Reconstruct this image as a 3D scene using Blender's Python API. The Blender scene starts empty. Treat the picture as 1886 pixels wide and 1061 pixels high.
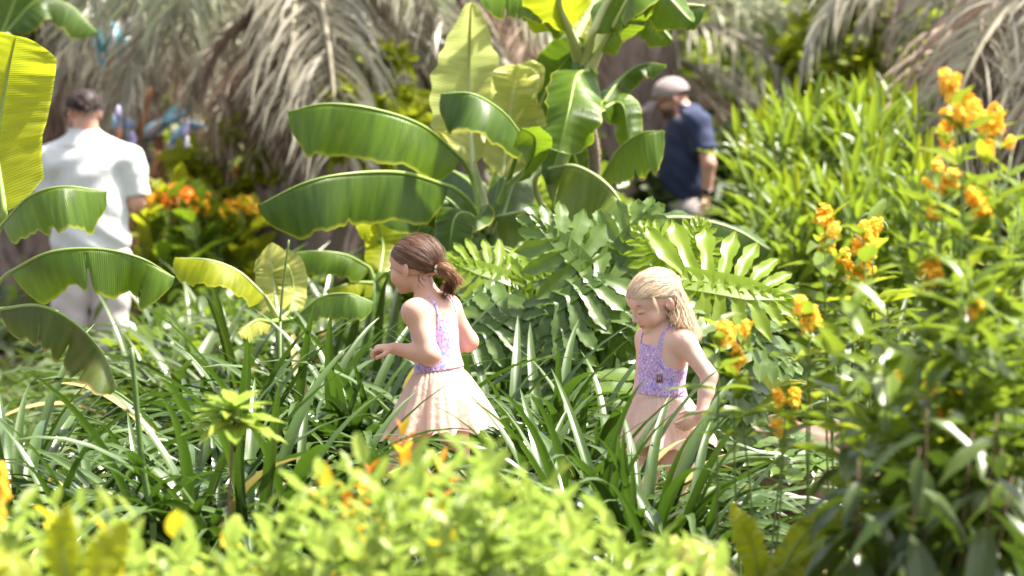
import bpy, math, random
import numpy as np
from mathutils import Vector, Matrix, Quaternion
R = math.radians
random.seed(7); RG = np.random.default_rng(7)
scene = bpy.context.scene
COL = scene.collection
# ------------------------------------------------------------------ camera
FPX, HOR, CAMZ = 7072.0, 185.0, 1.65
PITCH = math.atan((530.5 - HOR) / FPX)
cam = bpy.data.cameras.new('camera'); cam_o = bpy.data.objects.new('camera', cam); COL.objects.link(cam_o)
cam.lens = 135; cam.sensor_width = 36; cam.clip_start = .5; cam.clip_end = 400
cam_o.location = (0, 0, CAMZ); cam_o.rotation_euler = (R(90) - PITCH, 0, 0)
cam.dof.use_dof = True; cam.dof.focus_distance = 13.15; cam.dof.aperture_fstop = 3.0; cam.dof.aperture_blades = 9
scene.camera = cam_o
# ------------------------------------------------------------------ world, sun, exposure
SUN_EL, SUN_AZ = 61.0, 8.0     # azimuth counted from +X counter-clockwise: the sun stands high on the right, a little behind
w = bpy.data.worlds.new('World'); scene.world = w; w.use_nodes = True
nt = w.node_tree; bg = nt.nodes['Background']
sky = nt.nodes.new('ShaderNodeTexSky'); sky.sky_type = 'NISHITA'; sky.sun_disc = False
sky.sun_elevation = R(SUN_EL); sky.sun_rotation = R(90 - SUN_AZ); sky.air_density = 1.0; sky.dust_density = 3.0; sky.ozone_density = .6
hs = nt.nodes.new('ShaderNodeHueSaturation'); hs.inputs['Saturation'].default_value = .45; hs.inputs['Value'].default_value = .115; nt.links.new(sky.outputs[0], hs.inputs['Color']); nt.links.new(hs.outputs[0], bg.inputs[0])   # hazy, whitish sky; bg.inputs[1].default_value = 0.05
sun = bpy.data.lights.new('sun', 'SUN'); sun.energy = 5.0; sun.angle = R(3); sun.color = (1, .94, .83)
sun_o = bpy.data.objects.new('sun', sun); COL.objects.link(sun_o)
sd = Vector((math.cos(R(SUN_EL)) * math.cos(R(SUN_AZ)), math.cos(R(SUN_EL)) * math.sin(R(SUN_AZ)), math.sin(R(SUN_EL))))
sun_o.rotation_euler = sd.to_track_quat('Z', 'Y').to_euler()
scene.view_settings.view_transform = 'Standard'; scene.view_settings.look = 'None'
scene.view_settings.gamma = 1; scene.view_settings.use_curve_mapping = False
scene.view_settings.exposure = 1.7
cy = scene.cycles
cy.use_denoising = True; cy.max_bounces = 5; cy.diffuse_bounces = 2; cy.glossy_bounces = 3; cy.transmission_bounces = 3
cy.transparent_max_bounces = 8; cy.sample_clamp_indirect = 3; cy.sample_clamp_direct = 5; cy.caustics_reflective = False; cy.caustics_refractive = False

def at(px, py, d):
    """point seen at photo pixel px, py, d metres down the garden"""
    u, v = (px - 943) / FPX, (530.5 - py) / FPX
    c, s = math.cos(PITCH), math.sin(PITCH)
    x, y, z = u, c + v * s, -s + v * c
    return Vector((x / y * d, d, CAMZ + z / y * d))
def npx(p): return np.array(p, float)

# ------------------------------------------------------------------ objects
def tag(o, label=None, cat=None, group=None, kind=None):
    if label: o['label'] = label
    if cat: o['category'] = cat
    if group: o['group'] = group
    if kind: o['kind'] = kind
    return o
def empty(name, loc, label=None, cat=None, group=None):
    o = bpy.data.objects.new(name, None); o.location = loc; o.empty_display_size = .05; COL.objects.link(o)
    return tag(o, label, cat, group)
def obj(name, me, parent=None, mat=None, loc=None):
    o = bpy.data.objects.new(name, me)
    if mat is not None and len(me.materials) == 0: me.materials.append(mat)
    if parent is not None: o.parent = parent
    if loc is not None: o.location = loc
    COL.objects.link(o); return o
def mesh(name, V, F, mat=None, uv=None, smooth=True, col=None):
    """F: list of arrays of faces (each array n x k)"""
    me = bpy.data.meshes.new(name)
    V = np.asarray(V, np.float32).reshape(-1, 3)
    if isinstance(F, np.ndarray): F = [F]
    F = [np.asarray(f, np.int32) for f in F if len(f)]
    idx = np.concatenate([f.ravel() for f in F]); tot = np.concatenate([np.full(len(f), f.shape[1], np.int32) for f in F])
    st = np.concatenate([[0], np.cumsum(tot)[:-1]]).astype(np.int32)
    me.vertices.add(len(V)); me.vertices.foreach_set('co', V.ravel())
    me.loops.add(len(idx)); me.loops.foreach_set('vertex_index', idx)
    me.polygons.add(len(tot)); me.polygons.foreach_set('loop_start', st); me.polygons.foreach_set('loop_total', tot)
    if smooth: me.polygons.foreach_set('use_smooth', np.ones(len(tot), bool))
    if uv is not None:
        l = me.uv_layers.new(name='UVMap'); l.data.foreach_set('uv', np.asarray(uv, np.float32)[idx].ravel())
    if col is not None:
        c = me.color_attributes.new('Col', 'FLOAT_COLOR', 'POINT')
        cc = np.ones((len(V), 4), np.float32); cc[:, :3] = col; c.data.foreach_set('color', cc.ravel())
    me.update(calc_edges=True)
    if mat is not None: me.materials.append(mat)
    return me
def grid_faces(n, m, off=0, wrap=False):
    """n rows, m columns of vertices"""
    i = np.arange(n - 1)[:, None]; j = np.arange(m if wrap else m - 1)[None, :]
    j2 = (j + 1) % m
    a = i * m + j; b = i * m + j2; c = (i + 1) * m + j2; d = (i + 1) * m + j
    return np.stack([a, b, c, d], -1).reshape(-1, 4) + off
class MB:
    """collects pieces into one mesh"""
    def __init__(s): s.V = []; s.F = {}; s.UV = []; s.n = 0
    def add(s, V, F, uv=None):
        V = np.asarray(V, float).reshape(-1, 3)
        for f in (F if isinstance(F, list) else [F]):
            s.F.setdefault(f.shape[1], []).append(np.asarray(f) + s.n)
        s.V.append(V); s.UV.append(np.zeros((len(V), 2)) if uv is None else uv); s.n += len(V)
    def mesh(s, name, mat=None, smooth=True):
        return mesh(name, np.concatenate(s.V), [np.concatenate(v) for v in s.F.values()], mat, np.concatenate(s.UV), smooth)
def spline(P, n):
    """Catmull-Rom through P, n samples"""
    P = np.asarray([list(p) for p in P], float)
    if len(P) == 2: return P[0] + (P[1] - P[0]) * np.linspace(0, 1, n)[:, None]
    Q = np.vstack([2 * P[0] - P[1], P, 2 * P[-1] - P[-2]])
    s = np.linspace(0, len(P) - 1 - 1e-9, n); i = s.astype(int); t = (s - i)[:, None]
    a, b, c, d = Q[i], Q[i + 1], Q[i + 2], Q[i + 3]
    return .5 * (2 * b + (c - a) * t + (2 * a - 5 * b + 4 * c - d) * t ** 2 + (3 * b - a - 3 * c + d) * t ** 3)
def norm(v): return v / np.maximum(np.linalg.norm(v, axis=-1, keepdims=True), 1e-9)
def tube(P, r, k=6, cap=True):
    P = np.asarray([list(p) for p in P], float); n = len(P)
    r = np.broadcast_to(np.asarray(r, float), (n,)) if np.ndim(r) < 1 or len(np.atleast_1d(r)) == n else np.interp(np.linspace(0, 1, n), np.linspace(0, 1, len(r)), r)
    T = norm(np.gradient(P, axis=0))
    up = np.array([0, 0, 1.]) if abs(T[:, 2]).mean() < .8 else np.array([1., 0, 0])
    A = norm(np.cross(T, up)); B = np.cross(T, A)
    th = np.linspace(0, 2 * np.pi, k, endpoint=False)
    V = P[:, None] + r[:, None, None] * (A[:, None] * np.cos(th)[None, :, None] + B[:, None] * np.sin(th)[None, :, None])
    uv = np.stack(np.meshgrid(np.linspace(0, 1, k), np.linspace(0, 1, n)), -1).reshape(-1, 2)
    F = [grid_faces(n, k, 0, True)]
    V = V.reshape(-1, 3)
    if cap:
        V = np.vstack([V, P[0], P[-1]]); uv = np.vstack([uv, [0, 0], [0, 1]])
        j = np.arange(k); j2 = (j + 1) % k
        F.append(np.stack([j2, j, np.full(k, n * k)], -1)); F.append(np.stack([j + (n - 1) * k, j2 + (n - 1) * k, np.full(k, n * k + 1)], -1))
    return V, F, uv
def ball(c, r, n=6, m=8):
    th = np.linspace(0.12, np.pi - .12, n); ph = np.linspace(0, 2 * np.pi, m, endpoint=False)
    V = np.stack([np.outer(np.sin(th), np.cos(ph)), np.outer(np.sin(th), np.sin(ph)), np.outer(np.cos(th), np.ones(m))], -1).reshape(-1, 3)
    V = V * np.asarray(r) + np.asarray(c, float)
    return V, [grid_faces(n, m, 0, True), np.array([list(range(m))])[:, ::-1], np.array([list(range((n - 1) * m, n * m))])]
def frame_mat(pos, ydir, nrm, s=1.0):
    """matrix with local Y along ydir and local Z near nrm"""
    y = Vector(ydir).normalized(); z = Vector(nrm); x = y.cross(z)
    if x.length < 1e-5: x = y.cross(Vector((.3, .9, .1)))
    x.normalize(); z = x.cross(y)
    sx = s if not hasattr(s, '__len__') else None
    s3 = (s, s, s) if sx is not None else s
    m = Matrix(((x[0] * s3[0], y[0] * s3[1], z[0] * s3[2], pos[0]), (x[1] * s3[0], y[1] * s3[1], z[1] * s3[2], pos[1]), (x[2] * s3[0], y[2] * s3[1], z[2] * s3[2], pos[2]), (0, 0, 0, 1)))
    return m

# ------------------------------------------------------------------ materials
class NT:
    def __init__(s, name):
        s.m = bpy.data.materials.new(name); s.m.use_nodes = True; s.t = s.m.node_tree; s.t.nodes.clear()
        s.out = s.n('ShaderNodeOutputMaterial')
    def n(s, typ, **k):
        n = s.t.nodes.new(typ)
        for a, v in k.items():
            if a.startswith('_'): continue
            setattr(n, a, v)
        return n
    def l(s, a, b): s.t.links.new(a, b)
    def set(s, sock, v):
        if hasattr(v, 'links') or hasattr(v, 'is_output'): s.l(v, sock)
        else: sock.default_value = v
    def rgb(s, c): return (c[0], c[1], c[2], 1)
    def mix(s, f, a, b, mode='MIX'):
        n = s.n('ShaderNodeMix', data_type='RGBA', blend_type=mode)
        s.set(n.inputs[0], f)
        for i, v in ((6, a), (7, b)):
            s.set(n.inputs[i], s.rgb(v) if isinstance(v, tuple) else v)
        return n.outputs[2]
    def math(s, op, a, b=0.0, clamp=False):
        n = s.n('ShaderNodeMath', operation=op, use_clamp=clamp); s.set(n.inputs[0], a); s.set(n.inputs[1], b); return n.outputs[0]
    def noise(s, scale, detail=3, vec=None, rough=.5):
        n = s.n('ShaderNodeTexNoise'); n.inputs['Scale'].default_value = scale; n.inputs['Detail'].default_value = detail; n.inputs['Roughness'].default_value = rough
        if vec is not None: s.l(vec, n.inputs['Vector'])
        return n
    def ramp(s, f, stops):
        n = s.n('ShaderNodeValToRGB'); s.l(f, n.inputs[0]); e = n.color_ramp.elements
        while len(e) < len(stops): e.new(.5)
        for x, (p, c) in zip(e, stops): x.position = p; x.color = s.rgb(c) if len(c) == 3 else c
        return n.outputs[0]
    def bump(s, h, strength=.3, dist=.01):
        n = s.n('ShaderNodeBump'); n.inputs['Strength'].default_value = strength; n.inputs['Distance'].default_value = dist; s.l(h, n.inputs['Height']); return n.outputs[0]
    def bsdf(s, color, rough=.5, spec=.5, nrm=None, **k):
        b = s.n('ShaderNodeBsdfPrincipled'); s.set(b.inputs['Base Color'], s.rgb(color) if isinstance(color, tuple) else color)
        s.set(b.inputs['Roughness'], rough); b.inputs['Specular IOR Level'].default_value = spec
        if nrm is not None: s.l(nrm, b.inputs['Normal'])
        for a, v in k.items(): s.set(b.inputs[a.replace('_', ' ')], v)
        return b.outputs[0]
    def done(s, sh): s.l(sh, s.out.inputs[0]); return s.m
def leaf_mat(name, dark, light, trans=(.35, .5, .05), tf=.35, rough=.4, spec=.5, vein=0, vfreq=30, blotch=None, edge=None, nscale=9, pale=None, coat=0, warm=True, bk=6):
    """leaf: colour between dark and light per piece and over the blade, light passing through, raised veins from the UV"""
    if warm: dark, light = [(c[0] * 1.2, c[1] * 1.0, c[2] * .45) for c in (dark, light)]; spec *= .7
    g = NT(name)
    oi = g.n('ShaderNodeObjectInfo'); tc = g.n('ShaderNodeTexCoord'); geo = g.n('ShaderNodeNewGeometry')
    no = g.noise(nscale, 4, tc.outputs['Object'])
    f = g.math('ADD', g.math('MULTIPLY', oi.outputs['Random'], .6), g.math('MULTIPLY', no.outputs[0], .5), True)
    c = g.mix(f, dark, light)
    sep = g.n('ShaderNodeSeparateXYZ'); g.l(tc.outputs['UV'], sep.inputs[0])
    nrm = None
    if vein:
        wv = g.n('ShaderNodeTexWave', wave_type='BANDS', bands_direction='Y'); g.l(tc.outputs['UV'], wv.inputs[0])
        wv.inputs['Scale'].default_value = vfreq; wv.inputs['Distortion'].default_value = 1.2; wv.inputs['Detail'].default_value = 2
        mp = g.n('ShaderNodeMapping'); mp.inputs['Scale'].default_value = (.7, 11, 1); g.l(tc.outputs['UV'], mp.inputs[0]); bn = g.noise(1.6, 4, mp.outputs[0], .6)
        bd = g.ramp(bn.outputs[0], [(.36, (0, 0, 0)), (.62, (1, 1, 1))])  # light and dark of pleats and gloss, painted into the blade as bands
        c = g.mix(g.math('MULTIPLY', bd, .75), tuple(x * .62 for x in dark), tuple(x * 1.15 for x in light)); c = g.mix(g.math('MULTIPLY', oi.outputs['Random'], .25), c, dark)
        c = g.mix(g.math('MULTIPLY', wv.outputs['Fac'], .30 * vein), c, light)
        nrm = g.bump(wv.outputs['Fac'], .35 * vein, .004)
    # pale midrib band
    mid = g.math('SUBTRACT', 1.0, g.math('MULTIPLY', g.math('ABSOLUTE', g.math('SUBTRACT', sep.outputs[0], .5)), 16.0), True)
    c = g.mix(g.math('MULTIPLY', mid, .35), c, (light[0] * 1.7 + .03, light[1] * 1.5 + .03, light[2] * 1.5 + .01))
    if edge:
        e = g.math('SUBTRACT', g.math('MULTIPLY', g.math('ABSOLUTE', g.math('SUBTRACT', sep.outputs[0], .5)), 16.0), 7.35, True)
        c = g.mix(g.math('MULTIPLY', e, 1.4, True), c, edge)
    if blotch:
        b = g.noise(5, 5, tc.outputs['Object'], .65)
        c = g.mix(g.math('MULTIPLY', g.math('SUBTRACT', b.outputs[0], .60, True), bk, True), c, blotch)
    pl = pale or (light[0] * 1.1 + .03, light[1] * 1.05 + .03, light[2] + .04)
    c2 = g.mix(g.math('MULTIPLY', geo.outputs['Backfacing'], .45), c, pl)
    sh = g.bsdf(c2, rough, spec, nrm, **({'Coat_Weight': coat, 'Coat_Roughness': .25} if coat else {}))
    t = g.n('ShaderNodeBsdfTranslucent')
    tcol = g.mix(.45, g.rgb(trans) if False else trans, c, 'MIX')
    tcol = g.mix(g.math('MULTIPLY', no.outputs[0], .3), tcol, (trans[0] * .5, trans[1] * .6, trans[2] * .5))
    g.l(tcol, t.inputs[0])
    if nrm is not None: g.l(nrm, t.inputs['Normal'])
    m = g.n('ShaderNodeMixShader'); m.inputs[0].default_value = tf; g.l(sh, m.inputs[1]); g.l(t.outputs[0], m.inputs[2])
    return g.done(m.outputs[0])
def plain(name, c, rough=.6, spec=.4, c2=None, scale=20, bump=0, **k):
    g = NT(name); tc = g.n('ShaderNodeTexCoord'); no = g.noise(scale, 5, tc.outputs['Object'], .6)
    col = g.mix(no.outputs[0], c, c2 or (c[0] * .7, c[1] * .7, c[2] * .7))
    return g.done(g.bsdf(col, rough, spec, g.bump(no.outputs[0], bump, .01) if bump else None, **k))
# ================================================================== people
def smin(a, b, k):
    if k <= 0: return np.minimum(a, b)
    h = np.clip(.5 + .5 * (b - a) / k, 0, 1); return b * (1 - h) + a * h - k * h * (1 - h)
class Field:
    def __init__(s, lo, hi, res):
        s.lo = np.array(lo, float); s.res = res; s.n = np.ceil((np.array(hi) - s.lo) / res).astype(int) + 1
        s.ax = [s.lo[i] + res * np.arange(s.n[i]) for i in range(3)]; s.f = np.full(s.n, .5, np.float32)
    def sub(s, c0, c1):
        a = np.clip(((c0 - s.lo) / s.res).astype(int), 0, s.n); b = np.clip(((c1 - s.lo) / s.res).astype(int) + 2, 0, s.n)
        sl = tuple(slice(a[i], b[i]) for i in range(3))
        if any(b[i] <= a[i] for i in range(3)): return None, None
        return sl, np.stack(np.meshgrid(*[s.ax[i][sl[i]] for i in range(3)], indexing='ij'), -1).astype(np.float32)
    def put(s, sl, d, k, mode):
        if mode == 'add': s.f[sl] = smin(s.f[sl], d, k)
        else: s.f[sl] = -smin(-s.f[sl], d, k)          # carve
    def cone(s, a, b, ra, rb, k=.02, mode='add', flat=None):
        a, b = np.array(a, float), np.array(b, float); m = max(ra, rb) + 3 * k + 2 * s.res
        sl, P = s.sub(np.minimum(a, b) - m, np.maximum(a, b) + m)
        if sl is None: return
        ab = b - a; t = np.clip(((P - a) @ ab) / max(ab @ ab, 1e-9), 0, 1)
        d = np.linalg.norm(P - (a + t[..., None] * ab), axis=-1) - (ra + (rb - ra) * t)
        if flat is not None:        # cut flat at the b end
            u = ab / np.linalg.norm(ab); d = np.maximum(d, (P - b) @ u)
        s.put(sl, d, k, mode)
    def ell(s, c, r, M=None, k=.02, mode='add'):
        c, r = np.array(c, float), np.array(r, float); m = r.max() + 3 * k + 2 * s.res
        sl, P = s.sub(c - m, c + m)
        if sl is None: return
        Q = P - c
        if M is not None: Q = Q @ np.asarray(M, np.float32)
        k0 = np.linalg.norm(Q / r, axis=-1); k1 = np.maximum(np.linalg.norm(Q / r ** 2, axis=-1), 1e-6)
        s.put(sl, k0 * (k0 - 1) / k1, k, mode)
    def grid(s): return np.stack(np.meshgrid(*s.ax, indexing='ij'), -1)
def surface(F, f=None):
    """surface nets of a field"""
    f = F.f if f is None else f
    n = np.array(f.shape); ins = f < 0
    cn = n - 1; tot = int(np.prod(cn)); acc = np.zeros((tot, 3)); cnt = np.zeros(tot); quads = []
    for ax in range(3):
        o1, o2 = (ax + 1) % 3, (ax + 2) % 3
        s0 = [slice(None)] * 3; s1 = [slice(None)] * 3; s0[ax] = slice(0, -1); s1[ax] = slice(1, None)
        A, B = f[tuple(s0)], f[tuple(s1)]; cr = (ins[tuple(s0)] != ins[tuple(s1)])
        for o in (o1, o2):
            e = [slice(None)] * 3; e[o] = 0; cr[tuple(e)] = False; e[o] = -1; cr[tuple(e)] = False
        I = np.argwhere(cr); a = A[cr]; b = B[cr]
        p = I.astype(float); p[:, ax] += a / (a - b)
        ids = []
        for d1, d2 in ((0, 0), (-1, 0), (-1, -1), (0, -1)):
            J = I.copy(); J[:, o1] += d1; J[:, o2] += d2
            q = (J[:, 0] * cn[1] + J[:, 1]) * cn[2] + J[:, 2]; ids.append(q)
            for c in range(3): acc[:, c] += np.bincount(q, p[:, c], tot) if len(q) else 0
            cnt += np.bincount(q, minlength=tot)
        Q = np.stack(ids, -1); fl = a < 0; Q[~fl] = Q[~fl][:, ::-1]; quads.append(Q)
    Q = np.concatenate(quads); used = np.unique(Q); remap = np.zeros(tot, np.int64); remap[used] = np.arange(len(used))
    V = acc[used] / cnt[used][:, None] * F.res + F.lo
    return V, remap[Q]
def relax(V, Q, it=2, a=.5):
    E = np.concatenate([Q[:, [0, 1]], Q[:, [1, 2]], Q[:, [2, 3]], Q[:, [3, 0]]])
    for _ in range(it):
        S = np.zeros_like(V); c = np.bincount(E.ravel(), minlength=len(V))
        for k in range(3): S[:, k] = np.bincount(E[:, 0], V[E[:, 1], k], len(V)) + np.bincount(E[:, 1], V[E[:, 0], k], len(V))
        V = V * (1 - a) + a * S / np.maximum(c, 1)[:, None]
    return V
def rotm(fwd, pitch=0, roll=0):
    """columns: right, forward, up ; pitch > 0 looks down"""
    f = norm(np.array([fwd[0], fwd[1], 0.])); r = np.cross(f, [0, 0, 1.]); u = np.array([0, 0, 1.])
    f2 = f * math.cos(pitch) - u * math.sin(pitch); u2 = u * math.cos(pitch) + f * math.sin(pitch)
    r2 = r * math.cos(roll) + u2 * math.sin(roll); u3 = u2 * math.cos(roll) - r * math.sin(roll)
    return np.stack([r2, f2, u3], 1)
def head_prims(F, c, M, H, child=True, beard=False):
    P = lambda x, y, z: np.array(c) + M @ (np.array([x, y, z]) * H)
    k = .012 * H / .2
    F.ell(P(0, -.05, .11), np.array([.375, .455, .385]) * H, M, k)
    F.ell(P(0, .13, -.12), np.array([.29, .29, .34]) * H, M, .05 * H)
    F.ell(P(0, .05, -.22), np.array([.27, .3, .2]) * H, M, .06 * H)
    F.ell(P(0, .30, .16), np.array([.22, .11, .16]) * H, M, .08 * H)                   # forehead
    for s in (-1, 1):
        F.ell(P((.17 if child else .15) * s, .22, -.19), np.array([.145 if child else .13] * 3) * H, M, .05 * H)          # cheek
        F.ell(P(.155 * s, .43, .015), np.array([.085, .07, .06]) * H, M, .05 * H, 'cut') # eye hollow
        F.ell(P(.15 * s, .335, -.005), np.array([.075, .062, .05]) * H, M, .012 * H)      # lid over the eye
        F.ell(P(.372 * s, -.10, -.07), np.array([.036, .085, .125]) * H, M @ rot_z(.35 * s), .02 * H)   # ear
        F.ell(P(.412 * s, -.07, -.045), np.array([.026, .042, .06]) * H, M @ rot_z(.35 * s), .008 * H, 'cut'); F.cone(P(.39 * s, -.02, -.09), P(.385 * s, -.03, -.05), .014 * H, .012 * H, .008 * H)
        F.ell(P(.05 * s, .425, -.155), np.array([.035, .035, .028]) * H, M, .02 * H)     # nostril wing
    F.cone(P(0, .40, .03), P(0, .465 if child else .50, -.125), .025 * H, (.042 if child else .05) * H, .035 * H)
    F.ell(P(0, .385, -.245), np.array([.085, .045, .024]) * H, M, .02 * H)                # upper lip
    F.ell(P(0, .37, -.290), np.array([.07, .042, .026]) * H, M, .018 * H)               # lower lip
    F.ell(P(0, .28, -.385), np.array([.12, .11, .09]) * H, M, .05 * H)                    # chin
def rot_z(a): return np.array([[math.cos(a), -math.sin(a), 0], [math.sin(a), math.cos(a), 0], [0, 0, 1.]])
def hand(F, w, d, pn, L, curl=.5, side=1, spread=.12):
    """w wrist, d direction, pn palm normal (fingers curl towards it), L length of the hand, side: which way the thumb leaves"""
    w = np.array(w, float); d = norm(np.array(d, float)); pn = np.array(pn, float); pn = norm(pn - d * (pn @ d)); x = np.cross(d, pn) * side
    Mh = np.stack([x, d, pn], 1); pl = .5 * L
    F.cone(w - d * .12 * L, w + d * .12 * L, .15 * L, .15 * L, .1 * L)
    F.ell(w + d * pl * .58, np.array([.23, .36, .12]) * L, Mh, .06 * L)
    for i, (o, ln) in enumerate(((.17, .42), (.06, .47), (-.06, .44), (-.165, .35))):
        b = w + d * pl * .92 + x * o * L; a = curl * (.8 + .12 * i)
        di = norm(d + x * o * spread * 6)
        p = b - di * .1 * L; r = .062 * L * (1 - .06 * i); q = b; ang = a * .5
        F.cone(p, q, r, r, .012 * L)
        for seg in (.42, .32, .26):
            dd = di * math.cos(ang) + pn * math.sin(ang); q2 = q + dd * seg * ln * L
            F.cone(q, q2, r, r * .92, .008 * L); q = q2; r *= .92; ang += a
    b = w + d * .16 * L + x * .14 * L + pn * .04 * L
    q = b + (d * .55 + x * .62 + pn * .35) * .27 * L; F.cone(b, q, .085 * L, .07 * L, .03 * L)
    q2 = q + norm(d * .95 + x * .15 + pn * .45) * .22 * L; F.cone(q, q2, .068 * L, .055 * L, .01 * L)
SKIN = {}
def skin_mat(name, base, blush):
    g = NT(name); a = g.n('ShaderNodeVertexColor', layer_name='Col'); tc = g.n('ShaderNodeTexCoord')
    no = g.noise(60, 4, tc.outputs['Object']); no2 = g.noise(9, 2, tc.outputs['Object'])
    c = g.mix(g.math('MULTIPLY', no2.outputs[0], .35), a.outputs[0], blush)
    return g.done(g.bsdf(c, .48, .4, g.bump(no.outputs[0], .08, .002), Subsurface_Weight=.22, Subsurface_Radius=(.02, .008, .004), Subsurface_Scale=.6))
def skin_colours(V, c, M, H, base, lips, cheek, spots=(), beard=None):
    L = (V - np.array(c)) @ M / H; col = np.tile(np.array(base, float), (len(V), 1))
    def blend(m, k):
        nonlocal col
        m = np.clip(m, 0, 1)[:, None]; col = col * (1 - m) + np.array(k) * m
    for s in (-1, 1):
        blend(.65 * np.exp(-(((L[:, 0] - .19 * s) / .12) ** 2 + ((L[:, 1] - .3) / .2) ** 2 + ((L[:, 2] + .17) / .11) ** 2)), cheek)
        blend(.5 * np.exp(-(((L[:, 0] - .4 * s) / .06) ** 2 + ((L[:, 1] + .04) / .09) ** 2 + ((L[:, 2] + .04) / .12) ** 2)), cheek)
        blend(.35 * np.exp(-(((L[:, 0] - .15 * s) / .09) ** 2 + ((L[:, 1] - .4) / .1) ** 2 + ((L[:, 2] - .03) / .05) ** 2)), tuple(x * .6 for x in cheek))
    blend(.5 * np.exp(-((L[:, 0] / .06) ** 2 + ((L[:, 1] - .48) / .08) ** 2 + ((L[:, 2] + .12) / .06) ** 2)), cheek)
    blend(1.3 * np.exp(-((L[:, 0] / .085) ** 4 + ((L[:, 1] - .42) / .09) ** 4 + ((L[:, 2] + .268) / .038) ** 4)), lips)
    blend(.9 * np.exp(-((L[:, 0] / .085) ** 4 + ((L[:, 1] - .42) / .09) ** 4 + ((L[:, 2] + .266) / .008) ** 2)), tuple(x * .3 for x in lips))
    for s in (-1, 1):
        blend(1. * np.exp(-(((L[:, 0] - .05 * s) / .02) ** 2 + ((L[:, 1] - .44) / .05) ** 2 + ((L[:, 2] + .185) / .012) ** 2)), tuple(x * .35 for x in cheek))
    for p, r in spots: blend(.45 * np.exp(-(np.linalg.norm(V - np.array(p), axis=1) / r) ** 2), cheek)
    if beard:
        m = (1 / (1 + np.exp(-(-.17 - L[:, 2] - .12 * np.clip(.25 - L[:, 1], 0, 1)) / .03))) * (1 / (1 + np.exp(-(L[:, 1] + .02) / .03))) * (L[:, 2] > -.6)
        m2 = np.exp(-((L[:, 0] / .085) ** 4 + ((L[:, 1] - .42) / .09) ** 4 + ((L[:, 2] + .268) / .03) ** 4))
        blend(.9 * m * (1 - .8 * m2), beard)
    return col
def head_bits(par, c, M, H, mat_dark, closed=True, brow=True, tone=.006):
    """lashes and brows as fine tubes; open eyes get a white and an iris"""
    P = lambda x, y, z: np.array(c) + M @ (np.array([x, y, z]) * H)
    for s in (-1, 1):
        mb = MB()
        pts = [P(s * (.15 + u * .072), .335 + .064 * math.sqrt(max(0, 1 - (u * .95) ** 2)) + .004, -.028 + .014 * u * u) for u in np.linspace(-1, 1, 7)]
        mb.add(*tube(pts, np.array([.003, .007, .008, .003]) * H, 5)); obj('eyelashes', mb.mesh('eyelashes', mat_dark), par)
        if brow:
            mb = MB(); pts = [P(s * (.155 + u * .085), .395 - .04 * (u > 0) * u * u - .012, .105 + .02 * (1 - u * u)) for u in np.linspace(-1, 1, 7)]
            mb.add(*tube(pts, np.array([.009, .012, .010, .003]) * H * (1 if tone > .01 else .8), 5)); obj('eyebrow', mb.mesh('eyebrow', mat_dark), par)
def ribbons(P, w, centre, jitter=0.35):
    """P (S,K,3) strand points -> mesh data of thin ribbons facing outward"""
    S, K, _ = P.shape; T = norm(np.gradient(P, axis=1)); O = norm(P - np.asarray(centre))
    side = norm(np.cross(T, O)); side = norm(side + O * RG.normal(0, jitter, (S, 1, 1)))
    w = np.asarray(w); V = np.stack([P - side * w[..., None] / 2, P + side * w[..., None] / 2], 2)
    base = np.arange(S)[:, None] * K * 2 + np.arange(K - 1)[None] * 2
    F = np.stack([base, base + 1, base + 3, base + 2], -1).reshape(-1, 4)
    uv = np.zeros((S, K, 2, 2)); uv[..., 0] = RG.random((S, 1, 1)); uv[..., 1] = np.linspace(0, 1, K)[None, :, None]
    return V.reshape(-1, 3), F, uv.reshape(-1, 2)
def hair_mat(name, a, b, c, rough=.42, tr=0.0):
    g = NT(name); tc = g.n('ShaderNodeTexCoord'); sp = g.n('ShaderNodeSeparateXYZ'); g.l(tc.outputs['UV'], sp.inputs[0])
    no = g.noise(26, 3, tc.outputs['Object'])
    col = g.ramp(g.math('ADD', g.math('MULTIPLY', sp.outputs[0], .45), g.math('MULTIPLY', no.outputs[0], .55)), [(0.1, a), (.55, b), (1, c)])
    sh = g.bsdf(col, rough + .1, .35, None)
    if tr:
        t = g.n('ShaderNodeBsdfTranslucent'); g.l(col, t.inputs[0]); m = g.n('ShaderNodeMixShader'); m.inputs[0].default_value = tr
        g.l(sh, m.inputs[1]); g.l(t.outputs[0], m.inputs[2]); sh = m.outputs[0]
    return g.done(sh)
def slerp_dirs(d0, d1, t):
    """d0 (S,3) d1 (3) or (S,3) unit; t (K)"""
    d1 = np.broadcast_to(d1, d0.shape); om = np.arccos(np.clip((d0 * d1).sum(-1), -.999, .999))[:, None, None]
    t = np.asarray(t)[None, :, None]
    return norm(np.sin((1 - t) * om) * d0[:, None] + np.sin(t * om) * d1[:, None])
def scalp(n, hl=(.04, .56), zmin=-.62):
    out = []
    while sum(map(len, out)) < n:
        d = norm(RG.normal(size=(n * 2, 3))); m = (d[:, 2] > hl[0] + hl[1] * d[:, 1] + RG.normal(0, .05, len(d))) & (d[:, 2] > zmin)
        out.append(d[m])
    return np.concatenate(out)[:n]
HR = np.array([.395, .475, .405])        # hair surface radii relative to the head height
def hair_surface(c, M, H, dirs, lift=1.0):
    """direction(s) in the head frame -> points just outside the skull"""
    d = dirs / np.linalg.norm(dirs / HR, axis=-1, keepdims=True)
    return np.asarray(c) + ((d * lift + np.array([0, -.05, .10])) * H) @ M.T
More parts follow.
